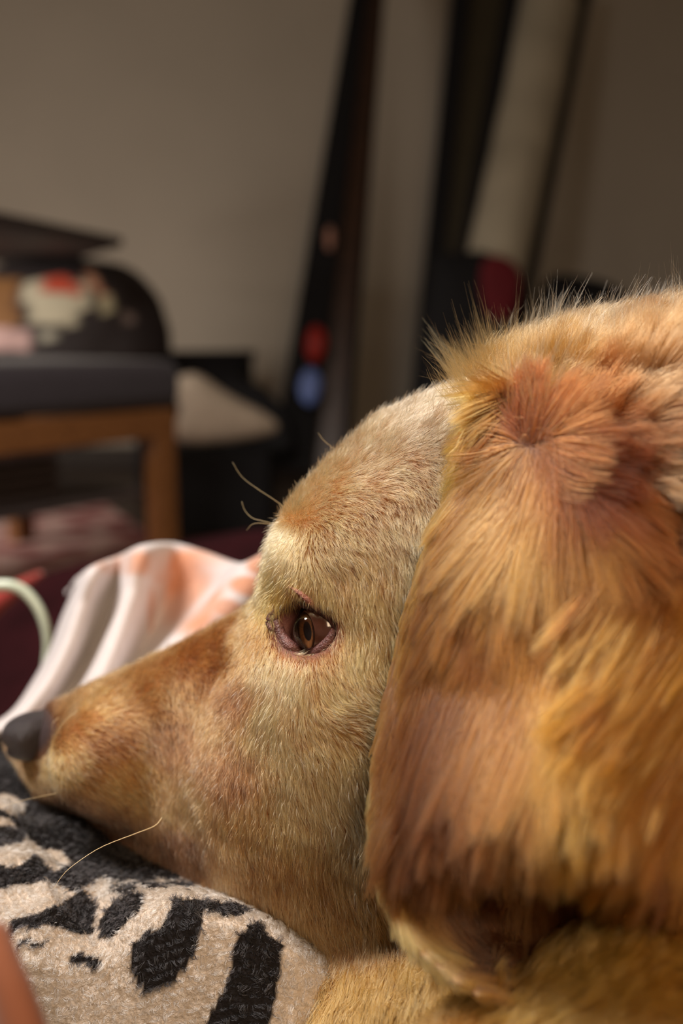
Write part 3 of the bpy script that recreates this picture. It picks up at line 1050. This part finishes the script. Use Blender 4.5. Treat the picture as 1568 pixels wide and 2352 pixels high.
CREAM = lin((192, 178, 164)); CHAR = lin((34, 31, 32))
DARKS = [[(298, 2235), (305, 2175), (360, 2135), (392, 2095), (420, 2070), (472, 2080), (462, 2130), (445, 2195), (405, 2255), (352, 2296), (325, 2275)],
         [(552, 2130), (600, 2118), (652, 2168), (644, 2240), (625, 2300), (618, 2420), (450, 2420), (492, 2300), (528, 2225), (534, 2165)],
         [(730, 2285), (768, 2330), (790, 2420), (720, 2420), (722, 2330)],
         [(10, 2160), (30, 2112), (100, 2092), (158, 2062), (200, 2052), (222, 2078), (216, 2150), (165, 2146), (100, 2124), (45, 2138)],
         [(226, 2152), (238, 2090), (290, 2045), (335, 2050), (318, 2100), (285, 2130), (255, 2156)],
         [(405, 2066), (480, 2066), (560, 2088), (578, 2106), (520, 2100), (440, 2084), (400, 2080)],
         [(250, 2030), (420, 2028), (500, 2040), (430, 2044), (330, 2040), (250, 2050)],
         [(-200, 2010), (30, 1990), (80, 1968), (120, 1992), (175, 1992), (205, 2030), (180, 2060), (140, 2030), (60, 2030), (-200, 2080)],
         [(-200, 1500), (150, 1600), (250, 1990), (205, 2032), (135, 1958), (60, 1932), (0, 1948), (-200, 1950)],
         [(150, 1900), (700, 1900), (700, 2070), (600, 2090), (500, 2040), (420, 2022), (230, 2024)],  # shade under the jaw, painted as a dark patch of the print
         [(150, 2195), (200, 2190), (235, 2205), (215, 2225), (160, 2212)],
         [(30, 2165), (110, 2158), (110, 2170), (40, 2176)]]


LIGHTS = [[(-200, 1832), (25, 1828), (60, 1850), (40, 1868), (-200, 1862)], [(-200, 1885), (20, 1882), (38, 1900), (-200, 1905)]]


def zebra(px, py, pts):
    wob = 7 * vnoise(pts, 300, 41)
    wob2 = 7 * vnoise(pts, 320, 42)
    c = np.tile(CREAM, (len(px), 1))
    dk = np.zeros(len(px), bool)
    for pl in DARKS:
        dk |= poly_mask(px + wob, py + wob2, pl)
    for pl in LIGHTS:
        dk &= ~poly_mask(px + wob, py + wob2, pl)
    # away from the photographed part the stripes go on as bands
    far = (px < -200) | (px > 900) | (py > 2420) | (py < 1600)
    band = np.sin(pts[:, 0] * 90 + 3 * np.sin(pts[:, 1] * 30)) > 0.2
    dk = np.where(far, band, dk)
    c[dk] = CHAR
    return c


def grid_field(x0, x1, y0, y1, h):
    nx, ny = int((x1 - x0) / h) + 1, int((y1 - y0) / h) + 1
    gx_, gy_ = np.meshgrid(np.linspace(x0, x1, nx), np.linspace(y0, y1, ny), indexing='ij')
    idx = np.arange(nx * ny).reshape(nx, ny)
    q = np.stack([idx[:-1, :-1], idx[1:, :-1], idx[1:, 1:], idx[:-1, 1:]], -1).reshape(-1, 4)
    return gx_, gy_, q


gxx, gyy, q = grid_field(-.24, .24, .13, .46, .0011)
gz_ = bed_height(gxx, gyy)
edge = np.minimum(np.minimum(gxx + .24, .24 - gxx), np.minimum(gyy - .13, .46 - gyy))
gz_ -= 0.012 * np.clip(1 - edge / .006, 0, 1)
ZV = np.stack([gxx, gyy, gz_], -1).reshape(-1, 3)
zpx, zpy, zd = world2px(ZV)
zc = zebra(zpx, zpy, ZV)
m_zeb = mat('zebra_fleece', (0, 0, 0), 0.85, noise=200, attr=True, bump=0.8, bscale=900, spec=0.15, var=0.12)
zb = empty('blanket', (0, .3, BEDZ - .01))
tag(zb, 'cream and charcoal zebra striped fleece blanket under the dog\'s chin', 'blanket')
quad_obj('fleece', ZV, q, m_zeb, zb, cols=zc)
# pile
vis = (zpx > -60) & (zpx < 1000) & (zpy > 1700) & (zpy < 2420)
cand = np.where(vis)[0]
pk = R.choice(cand, 130000)
pt = ZV[pk] + R.uniform(-.0006, .0006, (len(pk), 3)) * np.array([1, 1, 0])
gN = np.stack([-np.gradient(gz_, axis=0) / .0011, -np.gradient(gz_, axis=1) / .0011, np.ones_like(gz_)], -1).reshape(-1, 3)
nn = gN[pk]; nn /= np.linalg.norm(nn, axis=1)[:, None]
fl = np.tile(np.array([.3, -.6, 0.0]), (len(pk), 1)) + R.normal(0, .5, (len(pk), 3))
fl += np.stack([vnoise(pt, 130, 51), vnoise(pt, 130, 52), 0 * pt[:, 0]], -1) * .8
fl -= (fl * nn).sum(1)[:, None] * nn
fl /= np.linalg.norm(fl, axis=1)[:, None]
st = grow(pt, nn, fl, R.uniform(.0018, .0034, len(pk)), np.radians(52), 5, wave=.35)
st, _n = clump(st, 14, .6, 9)
curves_obj('pile', st, taper(len(st), 5, .00008, .5), np.clip(zc[pk] * R.uniform(.85, 1.15, len(pk))[:, None], 0, .95), m_pile, zb)

# ------------------------------------------------------------------ the bed itself
m_bed = mat('bed_cover', (70, 30, 34), 0.85, noise=20, var=0.2, bump=.3, bscale=400, sheen=.3)
bed = tag(box('bed', (-.75, .275, 0.0), (.9, .62, BEDZ - .06), m_bed, None, .03), 'dark bed under the blankets and the dog', 'bed')

# ------------------------------------------------------------------ white fleece with peach print, in soft folds behind the muzzle
FC = [[(150, 1365, .62), (185, 1330, .57), (150, 1415, .56), (118, 1500, .55), (80, 1570, .53), (30, 1640, .50), (-60, 1700, .47)],
      [(225, 1330, .58), (218, 1306, .50), (188, 1390, .49), (158, 1480, .48), (118, 1560, .47), (72, 1622, .46), (20, 1680, .45)],
      [(285, 1315, .60), (278, 1283, .55), (255, 1370, .545), (225, 1460, .535), (188, 1540, .52), (150, 1610, .50), (110, 1680, .48)],
      [(335, 1280, .59), (326, 1262, .51), (305, 1360, .495), (276, 1445, .482), (246, 1520, .468), (216, 1580, .455), (180, 1660, .44)],
      [(400, 1285, .62), (395, 1256, .56), (375, 1355, .555), (345, 1440, .54), (312, 1510, .52), (280, 1570, .50), (240, 1660, .46)],
      [(470, 1300, .61), (465, 1274, .555), (448, 1350, .55), (418, 1420, .53), (376, 1490, .50), (330, 1550, .47), (290, 1650, .44)],
      [(535, 1320, .57), (532, 1298, .52), (508, 1362, .50), (458, 1432, .475), (400, 1490, .45), (330, 1550, .435), (300, 1640, .42)],
      [(560, 1325, .52), (566, 1298, .475), (515, 1352, .465), (455, 1422, .452), (395, 1480, .440), (318, 1545, .430), (290, 1640, .415)],
      [(655, 1285, .52), (650, 1262, .465), (590, 1330, .455), (520, 1410, .445), (440, 1490, .435), (360, 1560, .427), (310, 1650, .412)],
      [(730, 1320, .52), (725, 1300, .475), (670, 1380, .465), (600, 1450, .455), (520, 1530, .45), (430, 1600, .44), (350, 1680, .43)]]
G = np.array([[P(*q) for q in c] for c in FC])
G1 = np.stack([catmull(G[:, j], 120) for j in range(G.shape[1])], 1)
G2 = np.stack([catmull(G1[i], 80) for i in range(120)], 0)
idx = np.arange(120 * 80).reshape(120, 80)
q = np.stack([idx[:-1, :-1], idx[1:, :-1], idx[1:, 1:], idx[:-1, 1:]], -1).reshape(-1, 4)
V = G2.reshape(-1, 3)
fpx, fpy, _ = world2px(V)
WHT = lin((214, 206, 206)); PEA = lin((204, 146, 116))
pm = np.zeros(len(V))
for (cx_, cy_, rx_, ry_) in ((440, 1370, 75, 90), (400, 1290, 130, 24), (290, 1300, 70, 22), (575, 1350, 45, 22), (600, 1300, 30, 26), (360, 1310, 24, 30), (520, 1400, 34, 20), (340, 1400, 10, 60), (110, 1650, 40, 30)):
    pm = np.maximum(pm, np.clip(1.25 - np.sqrt(((fpx - cx_) / rx_) ** 2 + ((fpy - cy_) / ry_) ** 2), 0, .5) * 2)
pm = np.clip(pm * (0.75 + 0.5 * vnoise(V, 90, 61)), 0, 1)[:, None]
m_fl = mat('white_fleece', (0, 0, 0), 0.8, noise=200, attr=True, bump=0.4, bscale=1500, spec=0.15, var=0.04, sheen=.4)
throw = quad_obj('throw', V, q, m_fl, None, cols=WHT * (1 - pm) + PEA * pm)
md = throw.modifiers.new('thick', 'SOLIDIFY'); md.thickness = .004; md.offset = 0
tag(throw, 'white fleece throw with peach print, folded up behind the dog\'s muzzle', 'throw')

# ------------------------------------------------------------------ maroon bedspread heap behind
crest = [(-250, 1440), (-80, 1380), (0, 1350), (120, 1308), (240, 1276), (370, 1250), (520, 1222), (640, 1204), (800, 1190), (1000, 1200), (1250, 1240)]
cr = catmull([P(a, b_, 1.05) for a, b_ in crest], 90)
rows = []
for k in range(26):
    u = k / 25.0
    off = (u - .35) * (.58 if u > .35 else .45)
    dz = -(0.16 * ((u - .35) / .65) ** 1.5) if u > .35 else -.5 * ((.35 - u) / .35)
    rows.append(cr + np.array([0, -off, dz]))
V = np.array(rows)
nn = vnoise(V.reshape(-1, 3), 26, 71).reshape(V.shape[:2]); V[:, :, 2] += .004 * nn * (np.abs(np.linspace(-.35, .65, 26)) > .03)[:, None]
V[:, :, 2] = np.maximum(V[:, :, 2], .02)
ny_, nx_ = V.shape[:2]
idx = np.arange(ny_ * nx_).reshape(ny_, nx_)
q = np.stack([idx[:-1, :-1], idx[1:, :-1], idx[1:, 1:], idx[:-1, 1:]], -1).reshape(-1, 4)
m_mar = mat('maroon_cloth', (44, 13, 17), 0.9, noise=14, var=0.35, bump=.4, bscale=300, spec=.1)
mar = quad_obj('bedspread', V.reshape(-1, 3), q, m_mar)
md = mar.modifiers.new('thick', 'SOLIDIFY'); md.thickness = .01; md.offset = -1
tag(mar, 'dark maroon bedspread heaped behind the white throw', 'bedspread')
m_red = mat('red_cloth', (150, 48, 40), 0.8, sheen=.3)
sc_ = catmull([P(a, b_, d) for a, b_, d in ((-60, 1420, .74), (0, 1378, .76), (50, 1345, .78), (95, 1318, .80))], 20)
V, Fc = tube(sc_, np.linspace(.013, .003, 20), 10)
tag(mesh_obj('cloth_strip', V, Fc, m_red), 'narrow red cloth strip behind the pale hoop at the left edge', 'cloth')
m_hoop = mat('hoop_plastic', (196, 208, 188), 0.25, spec=.6)
hp = catmull([P(a, b_, .58) for a, b_ in ((-120, 1520), (-105, 1420), (-60, 1360), (0, 1345), (45, 1352), (80, 1385), (102, 1430), (110, 1480), (104, 1540))], 50)
tag(tube_obj('hoop', hp, np.linspace(.0045, .0028, 50), m_hoop, None, 14), 'pale green-grey plastic hoop at the left edge beside the white throw', 'hoop')

# rust cloth corner, bottom left, close to the lens
V = np.array([[P(-160 + 0 * a, 2120 + 40 * b_, .20) for b_ in range(9)] for a in range(2)])
cc = [[(-220, 2080, .205), (-200, 2200, .20), (-190, 2300, .195), (-180, 2480, .19)], [(-60, 2090, .200), (-60, 2200, .192), (-60, 2300, .187), (-50, 2480, .182)],
      [(-22, 2130, .183), (10, 2220, .178), (42, 2300, .175), (100, 2480, .170)], [(-24, 2160, .20), (8, 2250, .195), (40, 2340, .19), (96, 2490, .185)], [(-60, 2180, .225), (-40, 2280, .22), (-20, 2360, .215), (10, 2500, .21)]]
G = np.array([[P(*q) for q in c] for c in cc])
G1 = np.stack([catmull(G[:, j], 24) for j in range(4)], 1)
G2 = np.stack([catmull(G1[i], 20) for i in range(24)], 0)
idx = np.arange(24 * 20).reshape(24, 20)
q = np.stack([idx[:-1, :-1], idx[1:, :-1], idx[1:, 1:], idx[:-1, 1:]], -1).reshape(-1, 4)
m_rust = mat('rust_cloth', (128, 74, 46), 0.85, sheen=.2)
rc = quad_obj('cloth', G2.reshape(-1, 3), q, m_rust)
md = rc.modifiers.new('thick', 'SOLIDIFY'); md.thickness = .003
tag(rc, 'rust orange cloth edge in the bottom left corner over the zebra blanket', 'cloth')

# ------------------------------------------------------------------ bench with cushion at the left, receding to the right
m_oak = wood('oak', (120, 76, 40), (152, 100, 56), 0.5, 4)
m_grey = mat('grey_cushion', (66, 60, 66), 0.9, noise=60, var=.1, bump=.4, bscale=400, sheen=.2)
m_black = mat('black_cloth', (20, 18, 20), 0.8, noise=20)
m_dark = mat('dark_board', (74, 64, 62), 0.6, noise=10)


def at_z(px, py, z):
    r = P(px, py, 1.0) - CAM
    return CAM + r * ((z - CAMH) / r[2])


zr = .395
a = at_z(0, 972, zr); b_ = at_z(405, 938, zr)
u = (b_ - a); u[2] = 0; ulen = np.linalg.norm(u); u /= ulen
v = np.array([-u[1], u[0], 0])                    # to the back
a0 = a - u * 1.0
bench = empty('bench', (*(b_ - u * .5)[:2], 0))
tag(bench, 'low oak bench with a thick dark grey cushion at the left', 'bench')
prism('rail', [a0, b_, b_ + v * .03, a0 + v * .03], (0, 0, -.062), m_oak, bench, .004)
prism('rail', [b_ + v * .03, b_ + v * .62, b_ + v * .62 - u * .03, b_ + v * .03 - u * .03], (0, 0, -.062), m_oak, bench, .004)
prism('rail', [a0 + v * .60, b_ + v * .60, b_ + v * .63, a0 + v * .63], (0, 0, -.062), m_oak, bench, .004)
for (du, dv) in ((-.06, .0), (-.06, .57), (-ulen - .8, 0), (-ulen - .8, .57)):
    c = b_ + u * du + v * dv
    c = np.array([c[0], c[1], .002])
    prism('leg', [c, c + u * .055, c + u * .055 + v * .05, c + v * .05], (0, 0, zr - .06), m_oak, bench, .004)
c0 = a0 + v * (-.01); c1 = b_ + u * .02 - v * .01
o = prism('cushion', [c0 + [0, 0, .004], c1 + [0, 0, .004], c1 + v * .55 + [0, 0, .004], c0 + v * .55 + [0, 0, .004]], (0, 0, .105), m_grey, bench, .035)
o.modifiers['bevel'].segments = 5
for p_ in o.data.polygons: p_.use_smooth = True
# lower shelf cloth seen under the rail
m_linen = mat('folded_linen', (176, 168, 172), 0.8)
c = at_z(20, 1030, .30)
prism_o = prism('shelf', [a0 + v * .05 - [0, 0, .20], b_ + v * .05 - [0, 0, .20] - u * .05, b_ + v * .55 - [0, 0, .20] - u * .05, a0 + v * .55 - [0, 0, .20]], (0, 0, .015), m_dark, bench, .003)
e0 = b_ - u * (ulen - .02) + v * .08; e1 = b_ - u * .26 + v * .08
e0 = np.array([e0[0], e0[1], .211]); e1 = np.array([e1[0], e1[1], .211])
for k in range(5):
    zz = .211 + k * .024
    tag(prism('folded_cloth', [[*(e0 - u * .4)[:2], zz], [*e1[:2], zz], [*(e1 + v * .3)[:2], zz], [*(e0 + v * .3 - u * .4)[:2], zz]], (0, 0, .022), m_linen if k == 4 else m_dark, None, .008),
        ('pale folded cloth on top of the pile under the bench seat', 'dark folded cloth at the bottom of the pile under the bench seat', 'dark folded cloth second from the bottom under the bench seat',
         'dark folded cloth in the middle of the pile under the bench', 'dark folded cloth just below the pale folded cloth')[(k + 1) % 5], 'cloth', 'folded cloths under the bench')

# pale cushion at the end of the bench
pl = [(392, 868), (440, 852), (470, 862), (520, 905), (600, 940), (648, 975), (640, 998), (560, 1015), (430, 1030), (395, 1010), (405, 960), (420, 935), (385, 890)]
pc = np.array([P(x_, y_, 2.62) for x_, y_ in pl])
cen = pc.mean(0)
vb = AD * .05
V = [cen - vb * 1.3, cen + vb * 1.3]; rings = []
for (s_, dpt) in ((.5, -1.15), (.8, -.9), (.95, -.45), (1.0, 0), (.95, .45), (.8, .9), (.5, 1.15)):
    for p_ in pc: V.append(cen + (p_ - cen) * s_ + vb * dpt)
n_ = len(pc); Fc = []
for r_ in range(6):
    for k in range(n_):
        l = (k + 1) % n_
        Fc.append((2 + r_ * n_ + k, 2 + r_ * n_ + l, 2 + (r_ + 1) * n_ + l, 2 + (r_ + 1) * n_ + k))
for k in range(n_):
    l = (k + 1) % n_
    Fc.append((0, 2 + l, 2 + k)); Fc.append((1, 2 + 6 * n_ + k, 2 + 6 * n_ + l))
m_pale = mat('pale_cushion_cloth', (196, 178, 158), 0.9, noise=12, var=.15)
pil = mesh_obj('pillow', V, Fc, m_pale)
pil.modifiers.new('sub', 'SUBSURF').levels = 1
st_ = P(520, 1040, 2.62); st_ = prism('box', [[st_[0] - .17, st_[1] - .07, 0], [st_[0] + .13, st_[1] - .07, 0], [st_[0] + .13, st_[1] + .10, 0], [st_[0] - .17, st_[1] + .10, 0]], (0, 0, st_[2] + .004), m_black, None, .01)
tag(st_, 'black box on the floor carrying the pale beige pillow', 'box')
tag(pil, 'pale beige pillow slumped at the right end of the oak bench', 'pillow')

# low black chest behind the bench
za = .50
k0 = at_z(300, 792, za); k0 = P(300, 792, 3.05); k1 = P(558, 800, 3.15)
k0[2] = k1[2] = .50
ch = empty('chest', (*((k0 + k1) / 2)[:2], 0))
tag(ch, 'low black chest against the wall behind the bench', 'chest')
prism('chest_body', [[*k0[:2], 0], [*k1[:2], 0], [k1[0] + .0, k1[1] + .35, 0], [k0[0], k0[1] + .35, 0]], (0, 0, .47), m_black, ch, .01)
prism('lid', [k0 + [-.01, -.01, -.03], k1 + [.01, -.01, -.03], k1 + [.01, .36, -.03], k0 + [-.01, .36, -.03]], (0, 0, .03), m_black, ch, .008)
sb = P(600, 900, 3.0)
cl = [(520, 860), (600, 880), (660, 945), (680, 1040), (520, 1060), (500, 900)]
pc = [P(x_, y_, 2.95) for x_, y_ in cl]
o = prism('bag', pc, AD * .15, m_black, None, .03); tag(o, 'black soft bag on the floor between the pale pillow and the wall', 'bag')

# rounded bag with printed cloth on the bench cushion
zc0 = zr + .10
bag_c = P(150, 800, 2.55); bag_c[2] = zc0
nu, nv = 80, 50
V = []; 
for i in range(nu):
    th = 2 * math.pi * i / nu
    for j in range(nv):
        ph = (math.pi / 2) * j / (nv - 1)
        cx_ = abs(math.cos(th)) ** .8 * math.copysign(1, math.cos(th)); sx_ = abs(math.sin(th)) ** .8 * math.copysign(1, math.sin(th))
        rr_ = math.cos(ph) ** .55
        V.append([cx_ * rr_ * .30, sx_ * rr_ * .17, math.sin(ph) ** .9 * .275])
V = np.array(V)
V = V[:, :1] * AX + V[:, 1:2] * np.array([0, 1, 0]) + V[:, 2:] * np.array([0, 0, 1]) + bag_c + [-.03, .12, 0]
V += .004 * vnoise(V, 30, 81)[:, None]
Fc = [(i * nv + j, ((i + 1) % nu) * nv + j, ((i + 1) % nu) * nv + j + 1, i * nv + j + 1) for i in range(nu) for j in range(nv - 1)]
Fc += [tuple(i * nv for i in range(nu))[::-1]]
bpx, bpy_, _ = world2px(V)
c = np.tile(lin((50, 42, 42)), (len(V), 1))
PR = [([(55, 650), (100, 635), (200, 650), (215, 700), (180, 720), (190, 755), (130, 745), (60, 745)], (206, 196, 170)),
      ([(85, 645), (150, 628), (175, 650), (183, 683), (140, 672), (95, 668)], (205, 84, 60)),
      ([(-60, 635), (55, 640), (55, 750), (-60, 760)], (132, 90, 48)),
      ([(40, 640), (58, 650), (55, 740), (30, 700)], (84, 52, 36)),
      ([(-60, 752), (75, 756), (75, 802), (-60, 805)], (190, 156, 150)),
      ([(186, 622), (215, 625), (250, 680), (255, 715), (235, 720), (215, 670)], (206, 150, 120)),
      ([(225, 680), (252, 678), (258, 715), (240, 722)], (196, 184, 150)),
      ([(280, 712), (305, 720), (308, 742), (290, 740)], (140, 122, 116)),
      ([(98, 760), (122, 760), (124, 785), (102, 785)], (196, 190, 170))]
for pol, cc_ in PR:
    c[poly_mask(bpx, bpy_, pol)] = lin(cc_)
m_print = mat('printed_cloth', (0, 0, 0), 0.7, noise=20, attr=True, var=.08)
bag = mesh_obj('backpack', V, Fc, m_print, None, True, c)
tag(bag, 'dark rounded bag with red, cream and tan print on the bench cushion', 'bag')
# flat dark board lying over it
zt = V[:, 2].max() + .002
cA = at_z(282, 566, zt); cB = at_z(0, 512, zt); cD = at_z(0, 645, zt)
dirn = (cB - cA); dirr = (cD - cA)
dirr = dirr / np.linalg.norm(dirr) * .9
o = prism('board', [cA, cB + dirn * .6, cB + dirn * .6 + dirr, cA + dirr], (0, 0, .022), m_dark, None, .004)
tag(o, 'flat dark board lying level on top of the printed bag', 'board')

# ------------------------------------------------------------------ rug on the floor
rg = [at_z(-500, 1150, .012), at_z(225, 1146, .012), at_z(380, 1250, .012), at_z(380, 1420, .012), at_z(-900, 1420, .012)]
m_rug = bpy.data.materials.new('rug_pattern'); m_rug.use_nodes = True
nt = m_rug.node_tree; b = nt.nodes['Principled BSDF']; b.inputs['Roughness'].default_value = .95
tc_ = nt.nodes.new('ShaderNodeTexCoord'); vo = nt.nodes.new('ShaderNodeTexVoronoi'); vo.inputs['Scale'].default_value = 9
crp = nt.nodes.new('ShaderNodeValToRGB')
crp.color_ramp.elements[0].color = (*lin((110, 36, 42)), 1); crp.color_ramp.elements[0].position = .12
crp.color_ramp.elements[1].color = (*lin((214, 176, 166)), 1); crp.color_ramp.elements[1].position = .62
el = crp.color_ramp.elements.new(.3); el.color = (*lin((160, 84, 82)), 1)
nt.links.new(tc_.outputs['Object'], vo.inputs['Vector']); nt.links.new(vo.outputs['Distance'], crp.inputs['Fac']); nt.links.new(crp.outputs['Color'], b.inputs['Base Color'])
o = prism('rug', rg, (0, 0, -.011), m_rug, None, 0)
tag(o, 'rug with faded red and pink floral pattern on the floor by the bench', 'rug')

# ------------------------------------------------------------------ tall things leaning on the wall
m_wood2 = wood('dark_wood', (52, 32, 20), (78, 48, 28), 0.35, 5)
m_metal = mat('grey_metal', (70, 66, 62), 0.35, metal=.7)


def leaning(name, quad, d_top, d_bot, thick, m, par=None, bev=.004):
    """board seen as the pixel quad tl,tr,br,bl leaning from depth d_bot to d_top"""
    tl, tr, br, bl = quad
    return prism(name, [P(*tl, d_top), P(*tr, d_top), P(*br, d_bot), P(*bl, d_bot)], AD * thick, m, par, bev)


def foot(quad):
    return P(*[(quad[2][i] + quad[3][i]) / 2 for i in range(2)], 3.2)


la_ = empty('leaning_stand', foot([(0, 0), (0, 0), (790, 1080), (640, 1080)]))
tag(la_, 'dark leaning stand of boards with a brown wooden edge', 'stand')
leaning('dark_upright', [(812, -60), (850, -60), (720, 1080), (620, 1080)], 3.30, 3.05, .03, m_black, la_)
leaning('wooden_upright', [(835, -60), (884, -60), (782, 1080), (705, 1080)], 3.33, 3.10, .03, m_wood2, la_)
leaning('wooden_upright', [(868, -60), (888, -60), (800, 1080), (772, 1080)], 3.34, 3.12, .03, m_black, la_)
m_redp = mat('red_plastic', (170, 40, 30), 0.4); m_blue = mat('blue_plastic', (110, 130, 190), 0.4); m_pink = mat('pink_highlight', (190, 140, 120), 0.6)


def blob(name, px, py, d, rx, ry, rz, m, label, cat):
    V = []; Fc = []
    nu, nv = 20, 12
    for j in range(nv):
        ph = math.pi * (j + .5) / nv
        for i in range(nu):
            th = 2 * math.pi * i / nu
            k = 1 + .12 * math.sin(3 * th + 2 * ph)
            V.append(P(px, py, d) + AX * rx * math.cos(th) * math.sin(ph) * k + AU * ry * math.cos(ph) + AD * rz * math.sin(th) * math.sin(ph))
    for j in range(nv - 1):
        for i in range(nu):
            l = (i + 1) % nu
            Fc.append((j * nu + i, j * nu + l, (j + 1) * nu + l, (j + 1) * nu + i))
    Fc.append(tuple(range(nu))[::-1]); Fc.append(tuple((nv - 1) * nu + i for i in range(nu)))
    return tag(mesh_obj(name, V, Fc, m), label, cat)


blob('pouch', 724, 790, 3.06, .034, .062, .022, m_redp, 'small red pouch hanging on the dark leaning stand', 'pouch')
blob('pouch', 712, 888, 3.03, .036, .062, .022, m_blue, 'small blue pouch hanging below the red pouch', 'pouch')
blob('pouch', 757, 548, 3.12, .014, .042, .015, m_pink, 'pinkish highlight on the dark leaning stand, added as a small solid above the red pouch', 'highlight')  # solid blob coloured as a highlight on the stand, not a pouch

lf = empty('framed_panel', foot([(0, 0), (0, 0), (1000, 960), (940, 960)]))
tag(lf, 'tall dark framed panel leaning on the wall left of the pale roll', 'panel')
m_olive = mat('olive_panel', (62, 54, 38), 0.5)
leaning('frame_side', [(1042, -60), (1085, -60), (985, 960), (938, 960)], 3.30, 3.20, .04, m_black, lf)
leaning('panel', [(1080, -60), (1172, -60), (1080, 960), (980, 960)], 3.32, 3.22, .02, m_olive, lf)
leaning('frame_side', [(1168, -60), (1206, -60), (1060, 700), (1030, 700)], 3.30, 3.20, .04, m_black, lf)

# rolled pale mat, with a cap at its top end
m_roll = mat('pale_roll_cloth', (176, 164, 142), 0.8, noise=8, var=.12)
p_top = P(1266, 12, 3.30); p_bot = P(1132, 640, 3.12)
rl = empty('rolled_mat', p_bot)
tag(rl, 'pale rolled mat leaning on the wall behind the dog\'s neck', 'mat')
n_ = 60
pth = np.array([p_top + (p_bot - p_top) * t for t in np.linspace(0, 1, n_)])
V, Fc = tube(pth, .104, 32)
V = V + (.003 * vnoise(V, 12, 91))[:, None]
mesh_obj('roll', V, Fc, m_roll, rl)
ax_ = (p_top - p_bot) / np.linalg.norm(p_top - p_bot)
V, Fc = tube(np.array([p_top + ax_ * k for k in (0.0, .03, .06, .10)]), np.array([.10, .10, .095, .09]), 32)
mesh_obj('end_cap', V, Fc, mat('roll_cap', (104, 96, 82), .6), rl)
pl_t = P(1352, -40, 3.28); pl_b = P(1195, 760, 3.15)
tag(tube_obj('pole', np.array([pl_t + (pl_b - pl_t) * t for t in np.linspace(0, 1.3, 8)]), .021, m_metal, None, 14), 'thin dark pole leaning along the right side of the pale roll', 'pole')

# black bags at the foot of the wall
def lump(name, outline, d, thick, m, label, cat):
    pc = np.array([P(x_, y_, d) for x_, y_ in outline]); cen = pc.mean(0); vb = AD * thick
    V = [cen - vb * 1.1, cen + vb * 1.1]
    for (s_, dpt) in ((.55, -1.0), (.85, -.8), (1.0, 0), (.85, .8), (.55, 1.0)):
        for p_ in pc: V.append(cen + (p_ - cen) * s_ + vb * dpt)
    n_ = len(pc); Fc = []
    for r_ in range(4):
        for k in range(n_):
            l = (k + 1) % n_
            Fc.append((2 + r_ * n_ + k, 2 + r_ * n_ + l, 2 + (r_ + 1) * n_ + l, 2 + (r_ + 1) * n_ + k))
    for k in range(n_):
        l = (k + 1) % n_
        Fc.append((0, 2 + l, 2 + k)); Fc.append((1, 2 + 4 * n_ + k, 2 + 4 * n_ + l))
    o = mesh_obj(name, V, Fc, m); o.modifiers.new('sub', 'SUBSURF').levels = 2
    return tag(o, label, cat)


lump('bag', [(985, 560), (1050, 575), (1115, 560), (1160, 600), (1200, 640), (1230, 900), (1200, 1200), (900, 1200), (940, 900), (965, 700)], 3.0, .10, m_black, 'tall black bag at the foot of the leaning panel, behind the dog\'s crown', 'bag')
lump('cloth', [(1098, 600), (1130, 574), (1190, 600), (1205, 640), (1190, 740), (1130, 760), (1096, 680)], 2.86, .03, mat('dark_red_cloth', (96, 18, 26), .8), 'dark red cloth on top of the tall black bag', 'cloth')
lump('bag', [(1235, 615), (1300, 625), (1380, 635), (1440, 660), (1480, 760), (1500, 1150), (1220, 1150), (1225, 760)], 3.1, .10, m_black, 'wide low black bag by the wall right of the thin pole', 'bag')
